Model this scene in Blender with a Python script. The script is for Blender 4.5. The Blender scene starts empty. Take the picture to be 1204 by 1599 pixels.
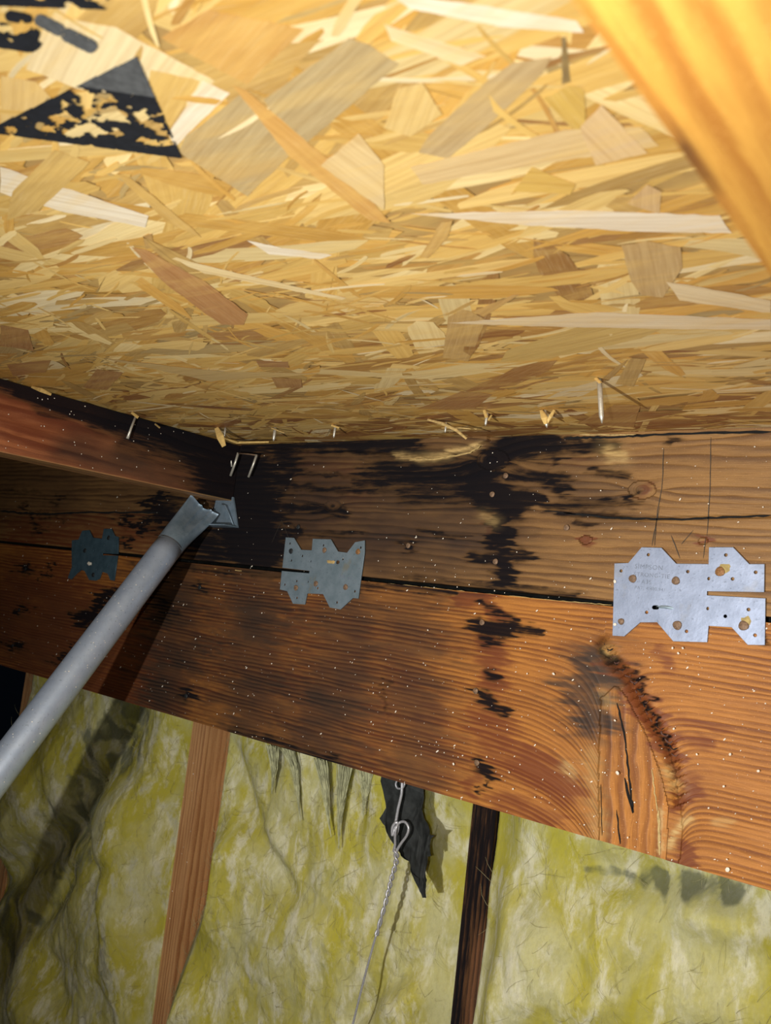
import bpy, bmesh, math, random
import numpy as np
from mathutils import Vector, Matrix, Euler

scene = bpy.context.scene
col = scene.collection
random.seed(7); RNG = np.random.RandomState(11)

# ------------------------------------------------------------------ camera
W, Hh, F = 1204.0, 1599.0, 1302.93
CX, CY = 602.0, 799.5
DX = np.array([0.77553453, 0.02638367, -0.63075359])     # world X (along the header) in camera axes (right, down, forward)
DY = np.array([0.6206552, 0.1508824, 0.76942942])        # world Y (into the wall)
DZ = np.array([0.11546998, -0.98819958, 0.10063935])     # world Z (up)
R = np.array([DX, DY, DZ])
CAM = np.array([0.0, -0.71985, 0.18841])
TOP = 0.365                                              # underside of the roof sheathing above the header's lower edge

cam_d = bpy.data.cameras.new('camera'); cam = bpy.data.objects.new('camera', cam_d); col.objects.link(cam)
scene.camera = cam
cam_d.sensor_fit = 'VERTICAL'; cam_d.sensor_height = 36.0; cam_d.lens = F / Hh * 36.0
right, down, fwd = R @ np.array([1, 0, 0]), R @ np.array([0, 1, 0]), R @ np.array([0, 0, 1])
m = Matrix.Identity(4)
for i in range(3):
    m[i][0] = right[i]; m[i][1] = -down[i]; m[i][2] = -fwd[i]; m[i][3] = CAM[i]
cam.matrix_world = m
cam_d.clip_start = 0.01
cam_d.dof.use_dof = True; cam_d.dof.focus_distance = 0.86; cam_d.dof.aperture_fstop = 14.0

# ------------------------------------------------------------------ light: the torch held beside the phone
w = bpy.data.worlds.new('attic_dark'); scene.world = w; w.use_nodes = True
w.node_tree.nodes['Background'].inputs[0].default_value = (0.35, 0.5, 0.8, 1)
w.node_tree.nodes['Background'].inputs[1].default_value = 0.0025
def lamp(name, off, watts, colour, rad, aim=None, size=90, blend=1.0):
    l = bpy.data.lights.new(name, 'SPOT' if aim is not None else 'POINT'); l.energy = watts; l.color = colour; l.shadow_soft_size = rad
    o = bpy.data.objects.new(name, l); col.objects.link(o)
    o.location = CAM + R @ np.array([off[0], -off[1], off[2]])
    if aim is not None:
        l.spot_size = math.radians(size); l.spot_blend = blend
        o.rotation_euler = (Vector(aim) - o.location).to_track_quat('-Z', 'Y').to_euler()
    return o
lamp('torch_light', (-0.30, -0.09, 0.0), 27, (1.0, 0.965, 0.90), 0.006, (-0.42, 0.0, 0.04), 108)
lamp('phone_flash', (-0.045, -0.01, 0.0), 7.2, (1.0, 0.985, 0.92), 0.004)
scene.view_settings.view_transform = 'Standard'; scene.view_settings.look = 'None'
scene.view_settings.gamma = 1; scene.view_settings.use_curve_mapping = False
scene.view_settings.exposure = 0.0

# ------------------------------------------------------------------ geometry of the place
def ray(px, py): return R @ np.array([px - CX, py - CY, F])
def onY(px, py, y=0.0):
    r = ray(px, py); return CAM + r * ((y - CAM[1]) / r[1])
def onZ(px, py, z=TOP):
    r = ray(px, py); return CAM + r * ((z - CAM[2]) / r[2])
def onX(px, py, x):
    r = ray(px, py); return CAM + r * ((x - CAM[0]) / r[0])
def photo_xy(P):                                          # where a surface point shows in the photograph (for tracing marks)
    v = (np.asarray(P) - CAM) @ R
    z = np.maximum(v[..., 2], 0.02)
    return v[..., 0] / z * F + CX, v[..., 1] / z * F + CY

# ------------------------------------------------------------------ numpy noise
def vnoise(x, y, seed=0):
    xi = np.floor(x).astype(np.int64); yi = np.floor(y).astype(np.int64)
    xf = x - xi; yf = y - yi
    def h(a, b):
        n = (a * 374761393 + b * 668265263 + seed * 1442695041) & 0x7fffffff
        n = ((n ^ (n >> 13)) * 1274126177) & 0x7fffffff
        return ((n ^ (n >> 16)) & 0xffff) / 65535.0
    u = xf * xf * (3 - 2 * xf); v = yf * yf * (3 - 2 * yf)
    return (h(xi, yi) * (1 - u) + h(xi + 1, yi) * u) * (1 - v) + (h(xi, yi + 1) * (1 - u) + h(xi + 1, yi + 1) * u) * v
def fbm(x, y, seed=0, octs=4):
    s = 0; a = 0.5; t = 0
    for o in range(octs):
        s = s + a * vnoise(x * 2 ** o + 17.3 * o, y * 2 ** o + 9.1 * o, seed + o); t += a; a *= 0.5
    return s / t
def smooth(a, b, x):
    t = np.clip((x - a) / (b - a), 0, 1); return t * t * (3 - 2 * t)
def seg_dist(px, py, pts):
    d = np.full(np.shape(px), 1e9)
    if len(pts) == 1: return np.hypot(px - pts[0][0], py - pts[0][1])
    for (x0, y0), (x1, y1) in zip(pts[:-1], pts[1:]):
        dx, dy = x1 - x0, y1 - y0; L = dx * dx + dy * dy + 1e-9
        t = np.clip(((px - x0) * dx + (py - y0) * dy) / L, 0, 1)
        d = np.minimum(d, np.hypot(px - x0 - t * dx, py - y0 - t * dy))
    return d
def blobs(px, py, lst):
    s = np.zeros(np.shape(px))
    for pts, r, k in lst:
        d_ = seg_dist(px, py, pts) / r; s = np.maximum(s, k * (0.72 * (1 - smooth(0.25, 1.7, d_)) + 0.28 * (1 - smooth(0.3, 3.4, d_))))
    return s

# ------------------------------------------------------------------ node helpers
class NT:
    def __init__(s, name):
        s.mat = bpy.data.materials.new(name); s.mat.use_nodes = True; s.t = s.mat.node_tree; s.t.nodes.clear()
        s.out = s.t.nodes.new('ShaderNodeOutputMaterial')
    def n(s, typ, **kw):
        d = s.t.nodes.new('ShaderNode' + typ)
        for k, v in kw.items():
            if k == 'inp':
                for a, b in v.items(): s.put(d.inputs[a], b)
            else: setattr(d, k, v)
        return d
    def put(s, sock, v):
        if isinstance(v, bpy.types.NodeSocket): s.t.links.new(v, sock)
        elif isinstance(v, bpy.types.Node): s.t.links.new(v.outputs[0], sock)
        else:
            try: sock.default_value = v
            except Exception: sock.default_value = (*v, 1)
    def math(s, op, a, b=0.0, c=0.0, clamp=False):
        d = s.n('Math', operation=op, use_clamp=clamp); s.put(d.inputs[0], a); s.put(d.inputs[1], b); s.put(d.inputs[2], c); return d.outputs[0]
    def mix(s, f, a, b, blend='MIX'):
        d = s.n('Mix', data_type='RGBA', blend_type=blend); s.put(d.inputs[0], f); s.put(d.inputs[6], a); s.put(d.inputs[7], b); return d.outputs[2]
    def sm(s, a, b, x):
        d = s.n('MapRange', interpolation_type='SMOOTHSTEP'); s.put(d.inputs[0], x); d.inputs[1].default_value = a; d.inputs[2].default_value = b; return d.outputs[0]
    def scale(s, vec, k):
        d = s.n('VectorMath', operation='MULTIPLY'); s.put(d.inputs[0], vec); d.inputs[1].default_value = k; return d.outputs[0]
    def noise(s, vec, scale=1.0, detail=3, rough=0.55, dist=0.0):
        d = s.n('TexNoise'); s.put(d.inputs['Vector'], vec); d.inputs['Scale'].default_value = scale
        d.inputs['Detail'].default_value = detail; d.inputs['Roughness'].default_value = rough; d.inputs['Distortion'].default_value = dist; return d.outputs[0]
    def bsdf(s, colour, rough, metal=0.0, bump=None, strength=0.4, dist=0.001, spec=0.4, **kw):
        b = s.n('BsdfPrincipled'); s.put(b.inputs['Base Color'], colour); s.put(b.inputs['Roughness'], rough)
        s.put(b.inputs['Metallic'], metal); b.inputs['Specular IOR Level'].default_value = spec
        if bump is not None:
            u = s.n('Bump'); u.inputs['Strength'].default_value = strength; u.inputs['Distance'].default_value = dist
            s.put(u.inputs['Height'], bump); s.t.links.new(u.outputs[0], b.inputs['Normal'])
        s.t.links.new(b.outputs[0], s.out.inputs[0]); return b

def wood(name, early, late, period=0.004, contrast=0.8, redc=(0.16, 0.035, 0.012), warp=0.004, fleck=0.0):
    t = NT(name)
    g = t.n('Attribute', attribute_name='grain').outputs['Vector']
    ma = t.n('Attribute', attribute_name='masks')
    sep = t.n('SeparateColor'); t.put(sep.inputs[0], ma.outputs['Color'])
    stain, red, grey, pale = sep.outputs[0], sep.outputs[1], sep.outputs[2], ma.outputs['Alpha']
    xyz = t.n('SeparateXYZ'); t.put(xyz.inputs[0], g)
    n1 = t.noise(t.scale(g, (3, 22, 22)), 1.0, 3)
    n2 = t.noise(t.scale(g, (22, 140, 140)), 1.0, 2)
    a = t.math('ADD', xyz.outputs[1], t.math('MULTIPLY', xyz.outputs[2], 0.55))
    a = t.math('ADD', a, t.math('MULTIPLY', t.math('SUBTRACT', n1, 0.5), warp * 4))
    a = t.math('ADD', a, t.math('MULTIPLY', t.math('SUBTRACT', n2, 0.5), period * 0.55))
    ph = t.math('FRACT', t.math('DIVIDE', a, period))
    ring = t.math('MULTIPLY', t.sm(0.15, 0.78, ph), t.math('SUBTRACT', 1.0, t.sm(0.82, 1.0, ph)))
    band = t.noise(t.scale(g, (4, 60, 60)), 1.0, 3)
    ring = t.math('MULTIPLY', ring, t.sm(0.25, 0.65, band))
    fib = t.noise(t.scale(g, (45, 1500, 1500)), 1.0, 3, 0.65)
    blot = t.noise(t.scale(g, (9, 26, 26)), 1.0, 4)
    fleckn = t.noise(g, 900.0, 2, 0.7)
    f = t.math('MULTIPLY', ring, contrast)
    c = t.mix(f, early, late)
    c = t.mix(t.math('MULTIPLY', t.sm(0.35, 0.75, blot), 0.35), c, late)
    c = t.mix(t.math('MULTIPLY', t.sm(0.42, 0.72, fib), 0.42), c, late)
    c = t.mix(t.math('MULTIPLY', t.sm(0.60, 0.74, fleckn), 0.42), c, tuple(min(1, x * 1.8 + 0.08) for x in early))
    rj = t.math('ADD', red, t.math('MULTIPLY', t.math('SUBTRACT', n2, 0.5), 0.7))
    rj = t.math('MULTIPLY', t.sm(0.25, 0.8, t.math('ADD', rj, t.math('MULTIPLY', ring, 0.15))), t.math('MINIMUM', 1.0, t.math('MULTIPLY', red, 4.0)))
    c = t.mix(t.math('MULTIPLY', rj, 0.8), c, redc)
    gj = t.math('MULTIPLY', grey, t.math('ADD', 0.80, t.math('MULTIPLY', t.math('SUBTRACT', blot, 0.4), 1.0)), clamp=True)
    gl = t.mix(f, (0.062, 0.034, 0.021), (0.010, 0.008, 0.009))
    c = t.mix(gj, c, gl)
    fing = t.noise(t.scale(g, (24, 260, 260)), 1.0, 6, 0.7)
    halo = t.math('MULTIPLY', t.sm(0.0, 0.55, t.math('ADD', stain, t.math('MULTIPLY', t.math('SUBTRACT', blot, .5), .25))), t.sm(0, .08, stain))
    c = t.mix(t.math('MULTIPLY', halo, 0.62), c, t.mix(f, (0.075, 0.042, 0.020), (0.012, 0.009, 0.008)))
    sj = t.math('ADD', stain, t.math('MULTIPLY', t.math('SUBTRACT', fing, 0.5), 1.5))
    sj = t.math('ADD', sj, t.math('MULTIPLY', t.math('SUBTRACT', ring, 0.3), 0.22))
    sj = t.math('MULTIPLY', t.sm(0.30, 0.80, sj), t.math('MINIMUM', 1.0, t.math('MULTIPLY', stain, 3.5)))
    c = t.mix(t.math('MULTIPLY', sj, 0.94), c, (0.007, 0.007, 0.010))
    pj = t.math('MULTIPLY', pale, t.sm(0.3, 0.6, fing))
    c = t.mix(pj, c, (0.62, 0.42, 0.17))
    hgt = t.math('ADD', t.math('MULTIPLY', ring, 0.8), t.math('MULTIPLY', fib, 0.35))
    bs = t.bsdf(c, t.math('ADD', t.math('ADD', 0.42, t.math('MULTIPLY', fib, 0.3)), t.math('MULTIPLY', sj, 0.35)), bump=hgt, strength=0.65, dist=0.0008, spec=0.35)
    t.put(bs.inputs['Specular IOR Level'], t.math('SUBTRACT', 0.35, t.math('MULTIPLY', halo, 0.28)))
    return t.mat

def plain(name, colour, rough=0.6, metal=0.0, scale=300.0, var=0.35, bump=0.2, spec=0.4):
    t = NT(name); co = t.n('TexCoord').outputs['Object']
    n = t.noise(co, scale, 4); d = tuple(x * (1 - var) for x in colour)
    t.bsdf(t.mix(t.sm(0.3, 0.7, n), colour, d), rough, metal, bump=n, strength=bump, dist=0.0005, spec=spec); return t.mat

def galvanised(name, base, dark, rust=0.0, rough=0.42):
    t = NT(name); co = t.n('TexCoord').outputs['Object']
    v = t.n('TexVoronoi', inp={'Scale': 160.0}); t.put(v.inputs['Vector'], co)
    n = t.noise(co, 60.0, 4); n2 = t.noise(co, 420.0, 3)
    c = t.mix(t.sm(0.25, 0.75, n), base, dark)
    c = t.mix(t.math('MULTIPLY', v.outputs['Color'], 0.12), c, tuple(min(1, x * 1.35) for x in base))
    c = t.mix(t.math('MULTIPLY', t.sm(0.62, 0.72, n2), 0.45), c, tuple(x * .35 for x in dark))
    c = t.mix(t.math('MULTIPLY', t.sm(0.60, 0.72, t.noise(co, 38.0, 3)), rust), c, (0.32, 0.24, 0.07))
    t.bsdf(c, t.math('ADD', rough, t.math('MULTIPLY', n, 0.2)), 0.5, bump=n2, strength=0.25, dist=0.0004, spec=0.5); return t.mat

M = {}
M['header_top'] = wood('weathered_fir_upper', (0.36, 0.19, 0.062), (0.10, 0.042, 0.015), 0.0074, 0.8, warp=0.0065)
M['header_low'] = wood('weathered_fir_lower', (0.52, 0.21, 0.040), (0.15, 0.040, 0.010), 0.0047, 0.85)
M['rafter_old'] = wood('stained_rafter_wood', (0.44, 0.155, 0.06), (0.13, 0.035, 0.022), 0.013, 0.7, warp=0.007)
M['rafter_new'] = wood('bright_rafter_wood', (0.56, 0.29, 0.055), (0.30, 0.11, 0.018), 0.009, 0.8)
M['stud'] = wood('red_stud_wood', (0.70, 0.38, 0.17), (0.32, 0.12, 0.045), 0.0065, 0.8)
M['stud_dark'] = wood('dark_stud_wood', (0.24, 0.10, 0.045), (0.03, 0.016, 0.01), 0.007, 0.9)
M['black'] = plain('dark_crack', (0.008, 0.008, 0.009), 0.9)
M['graphite'] = plain('graphite_line', (0.06, 0.05, 0.04), 0.7)
M['redline'] = plain('dark_red_ridge_shading', (0.10, 0.028, 0.012), 0.5)  # for the painted shading strokes on the ridge
M['paleline'] = plain('raw_splinter_wood', (0.62, 0.44, 0.18), 0.6)
M['galv'] = galvanised('galvanised_plate', (0.34, 0.40, 0.55), (0.26, 0.31, 0.43), 0.15)
M['galv_mid'] = galvanised('galvanised_plate_weathered', (0.29, 0.37, 0.44), (0.18, 0.25, 0.30), 0.35)
M['galv_dark'] = galvanised('tarnished_plate', (0.115, 0.20, 0.26), (0.06, 0.115, 0.155), 0.0)
M['pipe'] = galvanised('galvanised_pipe', (0.45, 0.54, 0.69), (0.36, 0.44, 0.58), 0.0, 0.36)
M['pipe_end'] = galvanised('shaded_pipe_end', (0.31, 0.40, 0.50), (0.17, 0.25, 0.32), 0.0, 0.4)  # pipe metal made darker: dim reflections at its end put into the colour
M['nailhead'] = plain('rusty_nail_head', (0.30, 0.19, 0.12), 0.6, 0.2, 700.0, 0.5)
M['nailhead_rust'] = plain('rust_orange_nail_head', (0.40, 0.20, 0.08), 0.6, 0.2, 700.0, 0.5)
M['nailhead_dark'] = plain('dark_nail_head', (0.05, 0.055, 0.06), 0.5, 0.4, 700.0, 0.5)
M['nail'] = plain('bright_nail_steel', (0.66, 0.63, 0.55), 0.35, 0.5, 500.0, 0.2)
M['chip'] = plain('splinter_wood', (0.80, 0.56, 0.20), 0.6, 0.0, 200.0, 0.25)
M['wire'] = plain('zinc_wire', (0.52, 0.52, 0.56), 0.38, 0.4, 500.0, 0.25)
M['paper'] = plain('black_tar_paper', (0.030, 0.034, 0.034), 0.75, 0.0, 90.0, 0.6, 0.8)
M['dust'] = plain('pale_dust', (0.95, 0.88, 0.76), 0.9, 0.0, 300.0, 0.1)
M['ink'] = plain('black_ink', (0.012, 0.014, 0.02), 0.7)
M['ink_faded'] = plain('faded_ink', (0.10, 0.105, 0.11), 0.7)
M['glue'] = plain('yellow_rust_bloom', (0.55, 0.42, 0.16), 0.7)
M['sheathing'] = plain('dark_wall_sheathing', (0.05, 0.035, 0.02), 0.9, 0, 20)
M['stampmark'] = plain('stamped_metal_shadow', (0.24, 0.28, 0.37), 0.5, 0.3)

# ------------------------------------------------------------------ object helpers
def tag(o, label, cat, group=None, kind=None):
    o['label'] = label; o['category'] = cat
    if group: o['group'] = group
    if kind: o['kind'] = kind
    return o
def empty(name, loc, label=None, cat=None, group=None):
    o = bpy.data.objects.new(name, None); o.location = loc; o.empty_display_size = 0.02; col.objects.link(o)
    if label: tag(o, label, cat, group)
    return o
def link(name, me, parent=None, origin=(0, 0, 0)):
    """me holds world coordinates; shift it so the object's origin sits at 'origin' (or at the parent's origin)."""
    base = Vector(origin)
    if parent is not None:
        base = Vector((0, 0, 0)); p = parent
        while p is not None: base += p.location; p = p.parent
    me.transform(Matrix.Translation(-base))
    o = bpy.data.objects.new(name, me); col.objects.link(o)
    if parent is not None: o.parent = parent
    else: o.location = base
    return o
def mesh(name, verts, faces, mats, fmat=None, smooth_=False):
    me = bpy.data.meshes.new(name); me.from_pydata([tuple(map(float, v)) for v in verts], [], [tuple(map(int, f)) for f in faces])
    for mm in mats: me.materials.append(mm)
    if fmat is not None: me.polygons.foreach_set('material_index', np.asarray(fmat, dtype=np.int32))
    if smooth_: me.polygons.foreach_set('use_smooth', np.ones(len(me.polygons), dtype=bool))
    me.update(); return me
def set_attr(me, name, typ, data):
    a = me.attributes.new(name, typ, 'POINT')
    a.data.foreach_set('vector' if typ == 'FLOAT_VECTOR' else 'color' if typ == 'FLOAT_COLOR' else 'value', np.asarray(data, dtype=np.float32).ravel())

def ribbon(pts, wid, nrm, taper=True):
    """thin flat strip along world points pts, facing nrm: (verts, faces)"""
    V = []; Fc = []; n = len(pts); nrm = np.array(nrm, float)
    for i, p in enumerate(pts):
        p = np.array(p); q = np.array(pts[min(i + 1, n - 1)]) - np.array(pts[max(i - 1, 0)])
        s = np.cross(q, nrm); s /= np.linalg.norm(s) + 1e-9
        wd = wid * (0.75 + 0.5 * random.random()) * (0.35 if taper and i in (0, n - 1) else 1)
        V += [p - s * wd / 2, p + s * wd / 2]
        if i: k = 2 * i; Fc.append((k - 2, k - 1, k + 1, k))
    return V, Fc

def timber(name, us, vs, P, thick, nin, mats, maskfn=None, grainfn=None, dispfn=None, strips=(), parent=None, origin=None, goff=0.0):
    """one board: a finely gridded front face P(u,v), a plain back at 'thick' along nin, closed sides; strips = extra hairline marks"""
    nu, nv = len(us), len(vs)
    U, V_ = np.meshgrid(us, vs, indexing='ij')
    X = P(U, V_)
    px, py = photo_xy(X)
    masks = np.zeros((nu, nv, 4)) if maskfn is None else maskfn(px, py, U, V_)
    gr = np.stack([U, V_, np.zeros_like(U)], -1) if grainfn is None else grainfn(px, py, U, V_)
    nin = np.array(nin, float)
    if dispfn is not None: X = X - nin * dispfn(px, py, U, V_)[..., None]
    v = X.reshape(-1, 3); g = gr.reshape(-1, 3) + np.array([goff, goff, 0]); mk = masks.reshape(-1, 4)
    idx = np.arange(nu * nv).reshape(nu, nv)
    a, b, c, d = idx[:-1, :-1], idx[1:, :-1], idx[1:, 1:], idx[:-1, 1:]
    faces = np.stack([a, b, c, d], -1).reshape(-1, 4)
    # orientation: outward = -nin
    e1 = v[faces[0][1]] - v[faces[0][0]]; e2 = v[faces[0][3]] - v[faces[0][0]]
    if np.dot(np.cross(e1, e2), -nin) < 0: faces = faces[:, ::-1]
    border = list(idx[:, 0]) + list(idx[-1, 1:]) + list(idx[-2::-1, -1]) + list(idx[0, -2:0:-1])
    nb = len(border); n0 = len(v)
    bv = v[border] + nin * thick
    bg = g[border] + np.array([0, 0, thick])
    v = np.vstack([v, bv]); g = np.vstack([g, bg]); mk = np.vstack([mk, mk[border]])
    fl = [tuple(f) for f in faces]
    flip = np.dot(np.cross(e1, e2), -nin) < 0
    for i in range(nb):
        j = (i + 1) % nb; q = (border[i], n0 + i, n0 + j, border[j]); fl.append(q if not flip else q[::-1])
    bk = tuple(n0 + i for i in range(nb)); fl.append(bk if flip else bk[::-1])
    fm = [0] * len(fl)
    for (pts, wid, mi) in strips:
        sv, sf = ribbon(pts, wid, -nin); k = len(v)
        v = np.vstack([v, np.array(sv)]); g = np.vstack([g, np.zeros((len(sv), 3))]); mk = np.vstack([mk, np.zeros((len(sv), 4))])
        fl += [tuple(k + x for x in f) for f in sf]; fm += [mi] * len(sf)
    me = mesh(name, v, fl, mats, fm)
    set_attr(me, 'grain', 'FLOAT_VECTOR', g); set_attr(me, 'masks', 'FLOAT_COLOR', mk)
    return link(name, me, parent, origin if origin is not None else tuple(v[:n0].mean(0)))

def wiggle(pts, n, amp, f):
    """resample a traced photo polyline with small jitter and lay it on a surface through f(px,py)"""
    out = []; seg = len(pts) - 1
    for i in range(n + 1):
        t = i / n * seg; k = min(int(t), seg - 1); q = t - k
        x = pts[k][0] * (1 - q) + pts[k + 1][0] * q + random.uniform(-amp, amp)
        y = pts[k][1] * (1 - q) + pts[k + 1][1] * q + random.uniform(-amp, amp)
        out.append(f(x, y))
    return out

def tube(path, radii, seg=12, cap=True, squash=None):
    """generic tube; path Nx3, radii N or list of (ra, rb)"""
    path = [Vector(p) for p in path]; V = []; Fc = []; n = len(path)
    up = Vector((0, 0, 1)); prev = None
    for i, p in enumerate(path):
        t = (path[min(i + 1, n - 1)] - path[max(i - 1, 0)]).normalized()
        if prev is None:
            a = t.cross(up); a = a if a.length > 1e-3 else t.cross(Vector((1, 0, 0)))
        else: a = prev - t * prev.dot(t)
        a.normalize(); prev = a.copy(); b = t.cross(a)
        r = radii[i] if not isinstance(radii, (int, float)) else radii
        ra, rb = r if isinstance(r, (tuple, list)) else (r, r)
        for k in range(seg):
            an = 2 * math.pi * k / seg; V.append(p + a * ra * math.cos(an) + b * rb * math.sin(an))
        if i:
            for k in range(seg):
                q = (i - 1) * seg; k2 = (k + 1) % seg; Fc.append((q + k, q + k2, q + seg + k2, q + seg + k))
    if cap: Fc.append(tuple(range(seg))[::-1]); Fc.append(tuple((n - 1) * seg + k for k in range(seg)))
    return V, Fc
def join(parts):
    V = []; Fc = []
    for v, f in parts:
        k = len(V); V += [tuple(x) for x in v]; Fc += [tuple(k + i for i in q) for q in f]
    return V, Fc
def box_vf(lo, hi):
    x0, y0, z0 = lo; x1, y1, z1 = hi
    V = [(x0, y0, z0), (x1, y0, z0), (x1, y1, z0), (x0, y1, z0), (x0, y0, z1), (x1, y0, z1), (x1, y1, z1), (x0, y1, z1)]
    return V, [(0, 3, 2, 1), (4, 5, 6, 7), (0, 1, 5, 4), (1, 2, 6, 5), (2, 3, 7, 6), (3, 0, 4, 7)]

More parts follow.
